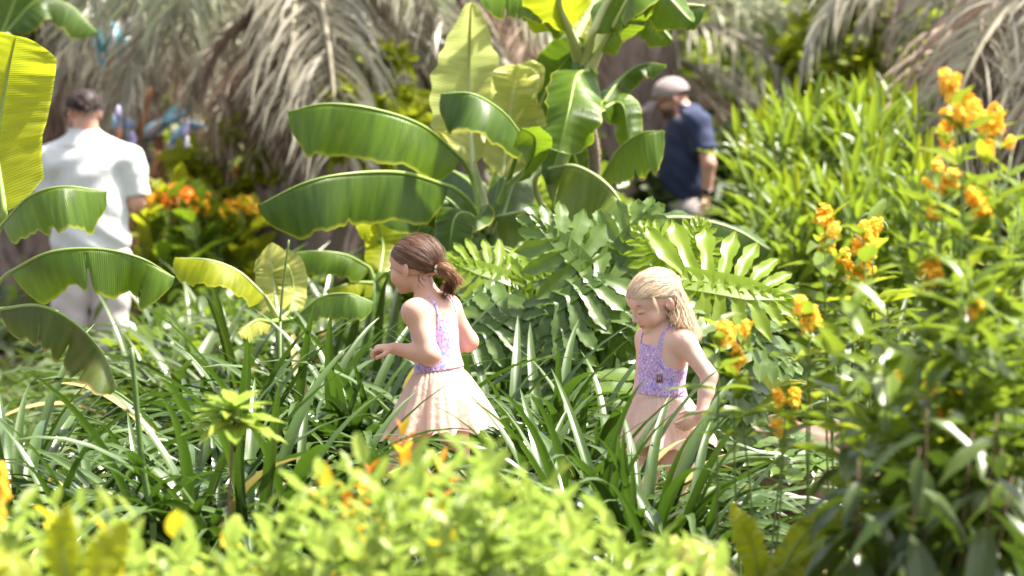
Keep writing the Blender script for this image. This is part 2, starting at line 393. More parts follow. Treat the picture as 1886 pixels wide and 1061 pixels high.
def bez(P0, P1, P2, P3, n):
    t = np.linspace(0, 1, n)[None, :, None]; a = lambda p: np.asarray(p)[:, None]
    return (1 - t) ** 3 * a(P0) + 3 * (1 - t) ** 2 * t * a(P1) + 3 * (1 - t) * t * t * a(P2) + t ** 3 * a(P3)
def hair_cap(par, c, M, H, mat, hl, res, k=1.0, zmin=-.62, rough=0.0, name='hair', dz=0.0):
    F = Field(np.array(c) - .75 * H, np.array(c) + .75 * H, res); o = np.array(c) + M @ (np.array([0, -.05, .10]) * H)
    F.ell(o, HR * H * k, M, .001)
    P = F.grid(); L = (P - o) @ M / H / HR; r = np.maximum(np.linalg.norm(L, axis=-1), 1e-6)
    d = L / r[..., None]
    cut = ((hl[0] + hl[1] * d[..., 1]) + .03 * np.sin(d[..., 0] * 40) - d[..., 2]) * .3 * H
    cut = np.maximum(cut, (zmin - d[..., 2]) * .3 * H)
    inner = .86 - r
    f = np.maximum(F.f, cut); f = np.maximum(f, inner * .4 * H)
    if rough: f = f + rough * np.sin(P[..., 0] * 310 + 3 * np.sin(P[..., 2] * 180)) * np.sin(P[..., 2] * 270 + 2 * np.sin(P[..., 1] * 200))
    V, Q = surface(F, f.astype(np.float32)); V = relax(V, Q, 1)
    uv = np.stack([RG.random(len(V)) * .3 + .1, np.full(len(V), .5)], 1)
    return obj(name, mesh(name, V, Q, mat, uv), par)
def cloth_mat(name, c, rough=.8, wr=.3, scale=14, c2=None, weave=900, sheen=.2, tr=0):
    g = NT(name); tc = g.n('ShaderNodeTexCoord'); a = g.noise(scale, 4, tc.outputs['Object'], .55); b = g.noise(weave, 1, tc.outputs['Object'])
    h = g.math('ADD', g.math('MULTIPLY', a.outputs[0], 1.0), g.math('MULTIPLY', b.outputs[0], .06))
    col = g.mix(a.outputs[0], c, c2 or tuple(x * .88 for x in c))
    sh = g.bsdf(col, rough, .25, g.bump(h, wr, .03), Sheen_Weight=sheen)
    if tr:
        t = g.n('ShaderNodeBsdfTranslucent'); g.l(col, t.inputs[0]); m = g.n('ShaderNodeMixShader'); m.inputs[0].default_value = tr
        g.l(sh, m.inputs[1]); g.l(t.outputs[0], m.inputs[2]); sh = m.outputs[0]
    return g.done(sh)
def skirt(par, top, bot, rt, rb, Mz, mat, name, folds=11, amp=.14, seed=1, n=150, m=22, lift=(0, 0), waistz=0.0):
    """gathered skirt between an upper ring (centre top) and a hem ring (centre bot); rt, rb (rx, ry) in the body frame Mz"""
    rg = np.random.default_rng(seed); ph = rg.uniform(0, 6.28, 6); th = np.linspace(0, 2 * np.pi, n, endpoint=False)
    wv = .5 * np.sin(folds * th + ph[0] + .8 * np.sin(2 * th + ph[1])) + .3 * np.sin((folds * 2 - 3) * th + ph[2] + 1.1 * np.sin(3 * th)) + .2 * np.sin((folds * 3 + 2) * th + ph[3])
    V = []
    for j in range(m):
        t = j / (m - 1); c = np.array(top) * (1 - t) + np.array(bot) * t
        s = t ** .72
        rx, ry = rt[0] + (rb[0] - rt[0]) * s, rt[1] + (rb[1] - rt[1]) * s
        g = 1 + amp * wv * t ** .6 + .05 * (1 - t) ** 6 * np.sin(38 * th + ph[4])
        x, y = rx * np.cos(th) * g, ry * np.sin(th) * g
        z = -.012 * wv * t + .010 * t * np.sin(5 * th + ph[5]) + lift[0] * t * np.cos(th) + lift[1] * t * np.sin(th) + (.0025 * np.sin(31 * th + ph[1]) if j == m - 1 else 0)
        V.append(c + np.outer(x, Mz[:, 0]) + np.outer(y, Mz[:, 1]) + np.outer(z, [0, 0, 1]))
    uv = np.stack(np.meshgrid(np.linspace(0, 1, n), np.linspace(0, 1, m)), -1).reshape(-1, 2)
    return obj(name, mesh(name, np.concatenate(V), grid_faces(m, n, 0, True), mat, uv), par)
def print_mat():
    """lilac jersey with a small scattered print"""
    g = NT('lilac_print'); tc = g.n('ShaderNodeTexCoord'); co = tc.outputs['Object']
    base = (.50, .38, .66); col = g.mix(g.noise(30, 2, co).outputs[0], (.55, .40, .68), (.46, .32, .60))
    for i, (sc, r0, th, c, dist) in enumerate(((85, .30, .45, (.10, .07, .26), 1.6), (120, .28, .45, (.28, .05, .12), 1.8), (95, .33, .55, (.13, .14, .45), 1.2), (110, .28, .5, (.75, .30, .22), 1.4), (40, .34, .80, (.18, .26, .62), .5), (80, .3, .5, (.82, .70, .84), 1.3))):
        mp = g.n('ShaderNodeMapping'); mp.inputs['Location'].default_value = (i * 3.1, i * 1.7, i * .9); mp.inputs['Rotation'].default_value = (i, i * 2, i * .7); g.l(co, mp.inputs[0])
        ns = g.noise(110, 1, mp.outputs[0]); va = g.n('ShaderNodeVectorMath', operation='SCALE'); g.l(ns.outputs[1], va.inputs[0]); va.inputs['Scale'].default_value = .010 * dist
        ad = g.n('ShaderNodeVectorMath', operation='ADD'); g.l(mp.outputs[0], ad.inputs[0]); g.l(va.outputs[0], ad.inputs[1])
        vo = g.n('ShaderNodeTexVoronoi'); vo.inputs['Scale'].default_value = sc; g.l(ad.outputs[0], vo.inputs['Vector'])
        sep = g.n('ShaderNodeSeparateColor'); g.l(vo.outputs['Color'], sep.inputs[0])
        inside = g.math('LESS_THAN', vo.outputs['Distance'], r0); pick = g.math('GREATER_THAN', sep.outputs[0], th)
        m = g.math('MULTIPLY', inside, pick)
        if i in (0, 3): m = g.math('MULTIPLY', m, g.math('GREATER_THAN', vo.outputs['Distance'], r0 * .55))
        col = g.mix(g.math('MULTIPLY', m, .8), col, c)
    fine = g.noise(700, 1, co); wr = g.noise(22, 3, co)
    return g.done(g.bsdf(col, .7, .3, g.bump(g.math('ADD', wr.outputs[0], g.math('MULTIPLY', fine.outputs[0], .05)), .25, .02), Sheen_Weight=.2))
PRINT = print_mat()
TULLE = cloth_mat('peach_tulle', (.88, .62, .50), .75, .3, 30, (.90, .73, .63), 500, .5, .45)
LINING = cloth_mat('peach_lining', (.80, .50, .38), .8, .2, 30, tr=.15)
GIRL_SKIN = (.60, .355, .265)
def torso_child(F, nb, wst, hip, Bm, s=1.0):
    r, f = Bm[:, 0], Bm[:, 1]
    up = np.array([0, 0, 1.]); nb, wst, hip = map(np.array, (nb, wst, hip)); ax = norm(nb - wst)
    M = np.stack([r, norm(np.cross(ax, r)), ax], 1)
    ch = nb * .70 + wst * .30
    F.ell(ch + f * .004, np.array([.098, .070, .105]) * s, M, .03)
    F.ell(nb * .86 + wst * .14, np.array([.100, .052, .045]) * s, M, .03)
    F.ell(nb * .28 + wst * .72 + f * .006, np.array([.084, .068, .10]) * s, M, .04)
    F.ell(wst + f * .008, np.array([.086, .073, .07]) * s, M, .03)
    F.ell(hip, np.array([.100, .084, .085]) * s, M, .04)
def bodice(par, prims_fn, lo, hi, res, nb, wst, Bm, hole, off=.004, back_low=.05, front_low=.05, strap=.052, zoff=0.0):
    F = Field(lo, hi, res); prims_fn(F); P = F.grid() - np.array(nb)
    r, f = Bm[:, 0], Bm[:, 1]; ax = norm(np.array(nb) - np.array(wst)); s = P @ r; fd = P @ f; z = P @ ax
    zw = -np.linalg.norm(np.array(nb) - np.array(wst))
    top = z + np.where(fd > 0, front_low, back_low) - .25 * np.maximum(np.abs(s) - .03, 0)       # above the neckline
    arm = .05 - np.sqrt((np.abs(s) - .108) ** 2 + np.minimum(z + .078, 0) ** 2)       # arm holes
    body = np.maximum(np.maximum(top, arm), zw - z)
    st = np.maximum(np.abs(np.abs(s) - strap) - .0055, np.maximum(-(z + .085), z - .03))
    f2 = np.maximum(F.f - off, np.minimum(body, st)); f2 = np.maximum(f2, -(F.f + .012))
    V, Q = surface(F, f2.astype(np.float32)); V = relax(V, Q, 1)
    return obj('bodice', mesh('bodice', V, Q, PRINT), par)
def build_girl_brown():
    D = 13.1; base = at(800, 1076, D); base.z = 0
    g = empty('person', base, 'brown haired girl with ponytail, lilac printed top and peach skirt, running with bent arms', 'person', 'children walking through the lilies')
    S = 540.0; q = lambda px, py, y=0.: np.array([(px - 800) / S, y, (1076 - py) / S])
    fw = norm(np.array([-.84, .54, 0])); Bm = rotm(fw); Rr, Ff = Bm[:, 0], Bm[:, 1]
    nb = q(795, 553); nb[1] = 0; wst = q(812, 681, .0); hip = q(814, 716, .0)
    hc = q(763, 489, .01); Mh = rotm((-.80, .60), .10, 0); H = .198
    shl, shr = nb - Rr * .098 - np.array([0, 0, .036]), nb + Rr * .098 - np.array([0, 0, .032])
    ell_, wrl = q(794, 650, -.135), q(729, 640, -.075)
    elr, wrr = q(862, 634, .13), q(828, 648, .22)
    lo, hi = (-.26, -.24, -.02), (.30, .32, 1.22)
    def torso(F): torso_child(F, nb, wst, hip, Bm)
    F = Field(lo, hi, .0034)
    torso(F)
    F.cone(nb - np.array([0, 0, .03]), hc + Mh @ (np.array([0, -.16, -.33]) * H), .040, .038, .03)
    for sh, el, wr, dd, pn, sd in ((shl, ell_, wrl, (-1, .15, .05), (.1, .2, -1), 1), (shr, elr, wrr, (-.8, .6, 0), (0, 0, -1), -1)):
        F.ell(sh, (.044, .044, .040), None, .03); F.cone(sh, el, .041, .033, .03); F.cone(el, el * .55 + wr * .45, .033, .029, .02); F.cone(el * .55 + wr * .45, wr, .029, .0195, .012)
        hand(F, wr, dd, pn, .112, .95, sd)
    kl, al = q(737, 852, -.05), q(770, 1025, -.03); kr, ar = q(845, 880, .06), q(905, 1000, .05)
    for s_, kn, an in ((-1, kl, al), (1, kr, ar)):
        hp = hip + Rr * .045 * s_ - np.array([0, 0, .03]); F.cone(hp, kn, .062, .042, .03); F.cone(kn, kn * .6 + an * .4, .041, .040, .015); F.cone(kn * .6 + an * .4, an, .040, .025, .015)
        tf = norm(np.array([-.84, .54, -.1])); F.cone(an - tf * .02 - np.array([0, 0, .012]), an + tf * .1 - np.array([0, 0, .03]), .027, .02, .02)
    head_prims(F, hc, Mh, H)
    V, Q = surface(F); V = relax(V, Q, 1)
    cheek = (.64, .25, .18)
    col = skin_colours(V, hc, Mh, H, GIRL_SKIN, (.62, .2, .19), cheek, [(ell_, .04), (elr, .04), (wrl, .05), (kl, .05)])
    o = obj('body', mesh('body', V, Q, skin_mat('skin_tan', GIRL_SKIN, (.74, .38, .28)), None, True, col), g)
    bodice(g, torso, (-.2, -.2, .6), (.2, .2, 1.05), .0032, nb, wst, Bm, None, back_low=.062, front_low=.05)
    skirt(g, wst + np.array([0, 0, -.002]), q(818, 800), (.086, .074), (.200, .185), Bm, TULLE, 'skirt', 9, .18, 4, lift=(.0, -.03))
    skirt(g, wst + np.array([0, 0, -.005]), q(818, 786), (.083, .072), (.150, .130), Bm, LINING, 'skirt_lining', 7, .12, 9, lift=(0, -.02))
    dark = plain('brown_lash', (.04, .022, .014), .6); head_bits(g, hc, Mh, H, dark)
    hm = hair_mat('brown_hair', (.055, .026, .016), (.155, .078, .048), (.36, .20, .12), .38, .12)
    hl = (-.14, .60)
    cap = hair_cap(g, hc, Mh, H, hm, hl, .004, .985, -.66)
    N = 9000; d = scalp(N, hl, -.66); tie = norm(np.array([0, -.93, -.42])); K = 12
    # strands leave the scalp and sweep back to the tie
    dirs = slerp_dirs(d, tie, np.linspace(0, 1, K)); lift = 1.0 + .03 * np.sin(np.linspace(0, np.pi, K))[None, :, None] * RG.random((N, 1, 1)) + .012 * RG.random((N, 1, 1))
    P = hair_surface(hc, Mh, H, dirs, 1.0); ctr = hc + Mh @ (np.array([0, -.05, .1]) * H); P = ctr + (P - ctr) * lift
    P = P + RG.normal(0, .0012, (N, 1, 3)) * np.linspace(0, 1, K)[None, :, None] * 2
    mb = MB(); mb.add(*ribbons(P, np.full((N, K), .0017) * (.5 + .8 * RG.random((N, 1))), ctr))
    # flyaway wisps along the top
    n2 = 240; d2 = scalp(n2, (.35, .3)); dirs = slerp_dirs(d2, tie, np.linspace(0, .75, K)); P = hair_surface(hc, Mh, H, dirs, 1.0)
    P = ctr + (P - ctr) * (1 + (RG.random((n2, 1, 1)) * .20) * np.sin(np.linspace(0, 2.6, K))[None, :, None]) + RG.normal(0, .004, (n2, 1, 3)) * np.linspace(0, 1, K)[None, :, None]
    mb.add(*ribbons(P, np.full((n2, K), .0012), ctr))
    tp = hair_surface(hc, Mh, H, tie[None], 1.02)[0]
    # wisps at the nape
    n3 = 5; a = hair_surface(hc, Mh, H, norm(np.stack([RG.uniform(-.75, -.35, n3), RG.uniform(-.75, -.45, n3), RG.uniform(-.66, -.5, n3)], 1)), 1.0)
    e = a + np.stack([RG.uniform(-.004, .018, n3), RG.normal(0, .01, n3), RG.uniform(-.055, -.02, n3)], 1)
    P = bez(a, a + [-.008, 0, -.02], e + [-.01, 0, .01], e, K); mb.add(*ribbons(P, np.full((n3, K), .0016), hc))
    st = obj('hair_strands', mb.mesh('hair_strands', hm), cap)
    # ponytail
    n4 = 1500; cr = RG.normal(0, .0075, (n4, 3)); B = -Ff; B = norm(np.array([.80, -.45, 0.]))
    u = RG.random(n4)[:, None]
    P0 = tp + cr * .7; P1 = P0 + B * .045 + [0, 0, .012] + cr * 1.4
    ends = q(826, 545) + np.stack([RG.uniform(-.028, .022, n4), RG.normal(-.02, .015, n4), RG.uniform(-.012, .030, n4)], 1)
    ends = ends * (u > .22) + (q(846, 522) + RG.normal(0, .012, (n4, 3))) * (u <= .22)
    P2 = q(842, 512, -.04) + RG.normal(0, .013, (n4, 3)); P = bez(P0, P1, P2, ends, 16)
    P = P + .0035 * np.sin(np.linspace(0, 9, 16)[None, :, None] + RG.uniform(0, 6, (n4, 1, 3))) * np.linspace(0, 1, 16)[None, :, None]
    hm2 = hair_mat('sunlit_hair', (.10, .045, .025), (.30, .15, .08), (.60, .36, .20), .38, .2)
    mb = MB(); mb.add(*ribbons(P, np.full((n4, 16), .0017) * np.linspace(1, .5, 16), tp)); obj('ponytail', mb.mesh('ponytail', hm2), g)
    # scrunchie
    mb = MB(); th = np.linspace(0, 2 * np.pi, 25); e1 = norm(np.cross(B, [0, 0, 1])); e2 = np.cross(e1, B)
    rr = .014 + .002 * np.sin(9 * th); ring = tp + B * .006 + np.outer(np.cos(th) * rr, e1) + np.outer(np.sin(th) * rr, e2)
    mb.add(*tube(ring, .006, 6, False)); obj('hair_tie', mb.mesh('hair_tie', plain('cream_tie', (.75, .68, .55), .7)), g)
def build_girl_blonde():
    D = 13.0; base = at(1215, 1083, D); base.z = 0
    g = empty('person', base, 'blonde girl looking down with one hand on her peach tulle skirt, lilac printed top', 'person', 'children walking through the lilies')
    S = 544.0; q = lambda px, py, y=0.: np.array([(px - 1215) / S, y, (1083 - py) / S])
    fw = norm(np.array([-.80, -.60, 0])); Bm = rotm(fw); Rr, Ff = Bm[:, 0], Bm[:, 1]
    nb = q(1225, 611); wst = q(1219, 728); hip = q(1222, 762, .02)
    hc = q(1202, 556, -.01); Mh = rotm((-.90, -.43), .45, 0); H = .198
    shl, shr = nb - Rr * .100 - np.array([0, 0, .030]), nb + Rr * .100 - np.array([0, 0, .030])
    ell_, wrl = q(1303, 690, -.125), q(1286, 757, -.165)
    elr, wrr = q(1186, 700, .10), q(1172, 765, .05)
    def torso(F): torso_child(F, nb, wst, hip, Bm)
    F = Field((-.24, -.27, -.02), (.26, .26, 1.12), .0034); torso(F)
    F.cone(nb - np.array([0, 0, .03]), hc + Mh @ (np.array([0, -.17, -.30]) * H), .041, .037, .03)
    for sh, el, wr, dd, pn, sd in ((shl, ell_, wrl, (-.72, -.1, -.5), (-.4, .85, 0), -1), (shr, elr, wrr, (-.5, -.3, -.8), (.5, -.5, 0), 1)):
        F.ell(sh, (.038, .038, .036), None, .03); F.cone(sh, el, .036, .028, .025); F.cone(el, el * .6 + wr * .4, .028, .0265, .012); F.cone(el * .6 + wr * .4, wr, .0265, .019, .012)
        hand(F, wr, dd, pn, .108, .45, sd, .03)
    for s_, kn, an in ((-1, q(1262, 925, -.09), q(1275, 1060, -.03)), (1, q(1180, 915, -.03), q(1190, 1050, 0.05))):
        hp = hip + Rr * .045 * s_ - np.array([0, 0, .03]); F.cone(hp, kn, .062, .041, .03); F.cone(kn, kn * .6 + an * .4, .041, .040, .015); F.cone(kn * .6 + an * .4, an, .040, .025, .015)
        tf = norm(np.array([-.80, -.60, 0])); F.cone(an - tf * .02 - np.array([0, 0, .012]), an + tf * .1 - np.array([0, 0, .018]), .027, .02, .02)
    head_prims(F, hc, Mh, H)
    V, Q = surface(F); V = relax(V, Q, 1)
    cheek = (.72, .30, .24)
    col = skin_colours(V, hc, Mh, H, (.66, .43, .34), (.62, .18, .18), cheek, [(ell_, .04), (elr, .04), (wrl, .05)])
    obj('body', mesh('body', V, Q, skin_mat('skin_fair', GIRL_SKIN, (.84, .52, .42)), None, True, col), g)
    bo = bodice(g, torso, (-.2, -.2, .55), (.2, .2, .98), .0032, nb, wst, Bm, None, back_low=.06, front_low=.045)
    skirt(g, wst + np.array([0, 0, -.002]), q(1230, 826, .0), (.087, .075), (.176, .172), Bm, TULLE, 'skirt', 9, .15, 14, lift=(-.01, .0))
    skirt(g, wst + np.array([0, 0, -.005]), q(1228, 812, .0), (.084, .073), (.132, .13), Bm, LINING, 'skirt_lining', 8, .1, 19)
    # maroon square badge printed on the top: plate, pale border, letter
    c0 = (nb * .25 + wst * .75); ux = norm(np.cross([0, 0, 1.], Ff)) * -1; ux = norm(np.array([.6, -.8, 0])); out = -np.cross(ux, [0, 0, 1.]) * -1
    out = norm(np.array([-.30, -.95, 0])); ux = norm(np.array([.95, -.30, 0])); uz = np.array([0, 0, 1.])
    ctr = q(1212, 695, 0); ctr[1] = -.088
    def plate(w_, h_, off, name, mat, dx=0, dz=0, tilt=0):
        a = ctr + out * off + ux * dx + uz * dz; V = []
        e1, e2 = ux * math.cos(tilt) + uz * math.sin(tilt), -ux * math.sin(tilt) + uz * math.cos(tilt)
        for k in (0, -.002):
            for sx, sz in ((-1, -1), (1, -1), (1, 1), (-1, 1)): V.append(a + out * k + e1 * sx * w_ / 2 + e2 * sz * h_ / 2)
        return np.array(V), np.array([[0, 1, 2, 3], [7, 6, 5, 4], [0, 4, 5, 1], [1, 5, 6, 2], [2, 6, 7, 3], [3, 7, 4, 0]])
    mr, wh = plain('maroon_print', (.13, .02, .035), .6), plain('pale_print', (.7, .5, .55), .6)
    mb = MB(); mb.add(*plate(.024, .028, .0, '', mr)); bd = obj('badge', mb.mesh('badge', mr, False), g)
    mb = MB()
    for a_ in ((.002, .013, .0015, -.0042, 0, 0), (.008, .002, .0015, 0, .0065, 0), (.002, .007, .0015, .004, .003, 0), (.008, .002, .0015, 0, 0, 0), (.002, .008, .0015, .003, -.0035, .5)): mb.add(*plate(a_[0], a_[1], a_[2], '', wh, a_[3], a_[4], a_[5]))
    for a_ in ((.02, .0014, .0012, 0, .0118, 0), (.02, .0014, .0012, 0, -.0118, 0), (.0014, .023, .0012, -.0098, 0, 0), (.0014, .023, .0012, .0098, 0, 0)): mb.add(*plate(a_[0], a_[1], a_[2], '', wh, a_[3], a_[4], a_[5]))
    obj('letter', mb.mesh('letter', wh, False), bd)
    head_bits(g, hc, Mh, H, plain('fair_lash', (.22, .12, .07), .6), tone=.005)
    hm = hair_mat('blonde_hair', (.48, .31, .19), (.84, .67, .48), (.94, .85, .70), .36, .28)
    hl = (-.08, .50); cap = hair_cap(g, hc, Mh, H, hm, hl, .004, .985, -.60)
    ctr_ = hc + Mh @ (np.array([0, -.05, .1]) * H); K = 12; mb = MB()
    N = 8500; d = scalp(N, hl, -.6); top = d[:, 2] > -.05
    tgt = norm(np.stack([RG.normal(0, .16, N) + .35 * d[:, 0], np.full(N, -.95), np.where(top, -.02, -.45) + RG.normal(0, .08, N)], 1))
    dirs = slerp_dirs(d, tgt, np.linspace(0, 1, K)); P = hair_surface(hc, Mh, H, dirs, 1.0)
    P = ctr_ + (P - ctr_) * (1 + .11 * np.sin(np.linspace(0, np.pi, K))[None, :, None] * RG.random((N, 1, 1)) ** 1.5 + .015)
    P = P + .0034 * np.sin(np.linspace(0, 8, K)[None, :, None] + 9 * d[:, None, 2:3] + RG.uniform(0, 2.5, (N, 1, 3)))
    mb.add(*ribbons(P, np.full((N, K), .0017) * (.5 + .8 * RG.random((N, 1))), ctr_))
    n2 = 200; d2 = scalp(n2, (.3, .3)); dirs = slerp_dirs(d2, norm(np.array([0, -1, 0.])), np.linspace(0, .8, K)); P2 = hair_surface(hc, Mh, H, dirs, 1.0)
    P2 = ctr_ + (P2 - ctr_) * (1 + RG.random((n2, 1, 1)) * .10 * np.sin(np.linspace(0, 2.8, K))[None, :, None]); mb.add(*ribbons(P2, np.full((n2, K), .0012), ctr_))
    # loose wavy lengths falling behind the shoulder
    n3 = 3200; a = hair_surface(hc, Mh, H, norm(np.stack([RG.uniform(-.85, .7, n3), RG.uniform(-1, -.25, n3), RG.uniform(-.5, .15, n3)], 1)), 1.0)
    u = RG.random(n3)
    ends = np.stack([(1236 + 46 * u - 1215) / S + RG.normal(0, .006, n3), -.04 + RG.normal(0, .03, n3), (1083 - (588 + 34 * u)) / S + RG.normal(0, .008, n3)], 1)
    P1 = a + np.array([.026, 0, -.008]); P2 = ends + np.stack([RG.uniform(-.022, .012, n3), RG.normal(0, .01, n3), RG.uniform(.012, .04, n3)], 1)
    P = bez(a, P1, P2, ends, 18); tt = np.linspace(0, 1, 18)[None, :, None]; ph = np.floor(RG.random((n3, 1, 1)) * 9) * .7
    P = P + tt * np.concatenate([.0095 * np.sin(tt * 12 + ph) + RG.normal(0, .004, (n3, 1, 1)), .007 * np.cos(tt * 11 + ph), .006 * np.sin(tt * 13 + ph * 1.3) + RG.normal(0, .004, (n3, 1, 1))], 2)
    mb.add(*ribbons(P, np.full((n3, 18), .0017) * np.linspace(1, .55, 18), ctr_))
    # one curl at the shoulder and a front lock past the ear
    for s0, e0, nn in ((q(1262, 600, -.05), q(1290, 612, -.05), 26),):
        t = np.linspace(0, 1, 18); cu = s0 + np.outer(t, e0 - s0) + np.stack([.004 * np.sin(t * 6), 0 * t, -.012 * np.sin(t * 3.4)], 1)
        mb.add(*ribbons(cu[None] + RG.normal(0, .0012, (nn, 1, 3)), np.full((nn, 18), .0016), ctr_))
    sx = hair_surface(hc, Mh, H, norm(np.array([[-.86, .42, .22]])), 1.03)[0]
    t = np.linspace(0, 1, 16); lk = bez(sx[None], (sx + [.004, -.01, -.02])[None], q(1205, 560, -.115)[None], q(1209, 574, -.112)[None], 16)[0]
    mb.add(*ribbons(lk[None] + RG.normal(0, .0016, (34, 1, 3)), np.full((34, 16), .0012), ctr_))
    obj('hair_strands', mb.mesh('hair_strands', hm), cap)
    cp = hair_surface(hc, Mh, H, norm(np.array([[-.25, -.97, .12]])), 1.06)[0]; mb = MB()
    for k in range(5): mb.add(*ball(cp + .009 * np.array([math.cos(k * 1.26), -.3, math.sin(k * 1.26)]), .006)[:2])
    obj('hair_clip', mb.mesh('hair_clip', plain('gold_clip', (.75, .5, .2), .35)), g)
def tube_field(F, pts, rad, k=.02):
    for i in range(len(pts) - 1): F.cone(pts[i], pts[i + 1], rad[i], rad[i + 1], k)
def build_man_navy():
    D = 24.3; base = at(1260, 665, D); base.z = 0
    g = empty('person', base, 'man in navy polo shirt and grey cap walking beside the ginger plants', 'person')
    S = 291.0; q = lambda px, py, y=0.: np.array([(px - 1260) / S, y, (665 - py) / S])
    Bm = rotm((-1, .12)); Mh = rotm((-1, .05), .35); H = .235; hc = q(1234, 182)
    F = Field((-.32, -.36, -.02), (.30, .36, 1.84), .0085)
    F.cone(q(1268, 215), hc + Mh @ (np.array([0, -.16, -.25]) * H), .066, .06, .04)
    F.ell(q(1266, 240), (.13, .19, .14), None, .05); F.ell(q(1262, 300), (.15, .18, .22), None, .05); F.ell(q(1266, 375), (.13, .17, .13), None, .05)
    for s_, el, wr, dd in ((-1, q(1300, 300, -.27), q(1297, 356, -.26), (-.15, 0, -1)), (1, q(1262, 300, .24), q(1212, 332, .2), (-1, 0, -.1))):
        sh = q(1282, 226, .2 * s_); F.ell(sh, (.07, .07, .07), None, .04); F.cone(sh, el, .055, .045, .03); F.cone(el, wr, .046, .031, .02)
        hand(F, wr, dd, (-1, .1 * s_, 0) if s_ < 0 else (0, 0, -1), .19, .45, s_)
    for s_, kn, an in ((-1, q(1255, 515, -.1), q(1290, 640, -.1)), (1, q(1230, 512, .1), q(1215, 640, .1))):
        F.cone(q(1266, 385, .09 * s_), kn, .085, .06, .03); F.cone(kn, an, .058, .036, .02); F.cone(an + [.03, 0, -.03], an + [-.18, 0, -.05], .042, .03, .02)
    head_prims(F, hc, Mh, H, False)
    V, Q = surface(F); V = relax(V, Q, 1)
    col = skin_colours(V, hc, Mh, H, (.62, .36, .27), (.5, .18, .15), (.66, .28, .2), beard=(.05, .035, .03))
    obj('body', mesh('body', V, Q, skin_mat('skin_man', GIRL_SKIN, (.64, .33, .24)), None, True, col), g)
    F = Field((-.32, -.36, .9), (.32, .36, 1.7), .0085)                                          # polo shirt
    F.ell(q(1268, 245), (.145, .205, .155), None, .05); F.ell(q(1260, 290), (.160, .20, .20), None, .06); F.ell(q(1256, 325), (.158, .19, .19), None, .06)
    F.cone(q(1262, 350), q(1258, 373), .162, .165, .06, flat=1); F.cone(q(1268, 225), q(1265, 198), .105, .082, .03, flat=1); [F.cone(q(1268, 218), q(1280, 228, .19 * s_), .09, .085, .03) for s_ in (-1, 1)]
    for s_, el in ((-1, q(1300, 300, -.27)), (1, q(1266, 300, .26))):
        sh = q(1280, 228, .19 * s_); F.ell(sh, (.082, .082, .08), None, .04); F.cone(sh, sh * .30 + el * .70, .08, .083, .03, flat=1)
    P = F.grid(); f = F.f + (.004 * np.sin(P[..., 2] * 55 + 5 * np.sin(P[..., 0] * 11) + 3 * P[..., 1]) * np.sin(P[..., 0] * 16 + 2)).astype(np.float32)
    f = np.maximum(f, q(0, 372)[2] - P[..., 2])
    V, Q = surface(F, f.astype(np.float32)); V = relax(V, Q, 1)
    obj('polo_shirt', mesh('polo_shirt', V, Q, cloth_mat('navy_cotton', (.020, .030, .075), .75, .35, 12, (.035, .048, .11), sheen=.1)), g)
    mb = MB(); th = np.linspace(-2.5, 2.5, 19); c_ = q(1264, 199); mb.add(*tube([c_ + np.array([-.078 * math.cos(a), .078 * math.sin(a), .006 + .022 * math.cos(a)]) for a in th + math.pi], .013, 6)); obj('collar', mb.mesh('collar', bpy.data.materials['navy_cotton']), g)
    F = Field((-.3, -.32, .3), (.3, .32, 1.1), .01)
    F.ell(q(1264, 385), (.165, .19, .15), None, .04)
    for s_, kn in ((-1, q(1255, 495, -.1)), (1, q(1232, 495, .1))): F.cone(q(1266, 395, .09 * s_), kn, .105, .095, .03, flat=1)
    V, Q = surface(F); obj('shorts', mesh('shorts', relax(V, Q, 1), Q, cloth_mat('grey_cotton', (.42, .37, .37), .85, .3)), g)
    # hair at the back below the cap, cap, glasses, watch
    hm = hair_mat('dark_hair', (.02, .014, .012), (.04, .03, .025), (.08, .06, .05), .5)
    hair_cap(g, hc, Mh, H, hm, (.05, .55), .009, 1.0, -.60, .0015)
    capm = cloth_mat('cap_cloth', (.30, .24, .24), .85, .25, 30, (.36, .30, .29))
    F = Field(hc - .26, hc + .30, .008); o = hc + Mh @ (np.array([0, -.05, .12]) * H); F.ell(o, np.array([.43, .52, .46]) * H, Mh, .01)
    P = F.grid(); L = (P - o) @ Mh / H; f = np.maximum(F.f, (-.02 + .10 * np.clip(L[..., 1], -1, 1) - L[..., 2]) * H); V, Q = surface(F, f.astype(np.float32))
    cp = obj('cap', mesh('cap', relax(V, Q, 1), Q, capm), g)
    th = np.linspace(-1.1, 1.1, 15); V = []
    for k, r_ in enumerate((.40, .62, .80)):
        for a in th:
            for dz in (.0, -.02): V.append(o + Mh @ (np.array([.42 * math.sin(a) * (1 - .08 * k), .12 + r_ * math.cos(a) ** .8 * 1.12 if math.cos(a) > 0 else .1, .02 - .10 * k * .9 - .10 * math.sin(a) ** 2 + dz]) * H))
    V = np.array(V).reshape(3, 15, 2, 3); G1 = grid_faces(3, 15); V1 = V[:, :, 0].reshape(-1, 3); V2 = V[:, :, 1].reshape(-1, 3)
    mb = MB(); mb.add(V1, G1); mb.add(V2, G1[:, ::-1]); obj('brim', mb.mesh('brim', capm), cp)
    black = plain('black_plastic', (.012, .012, .014), .3); gl = MB()
    PP = lambda x, y, z: hc + Mh @ (np.array([x, y, z]) * H)
    for s_ in (-1, 1):
        th = np.linspace(0, 2 * np.pi, 17); gl.add(*tube([PP(s_ * .17 + .12 * math.cos(a), .44 - .03 * abs(math.cos(a)), .0 + .075 * math.sin(a)) for a in th], .0045, 5, False)); gl.add(*tube([PP(s_ * .29, .42, .02), PP(s_ * .40, .1, .03), PP(s_ * .40, -.08, .0)], .005, 5))
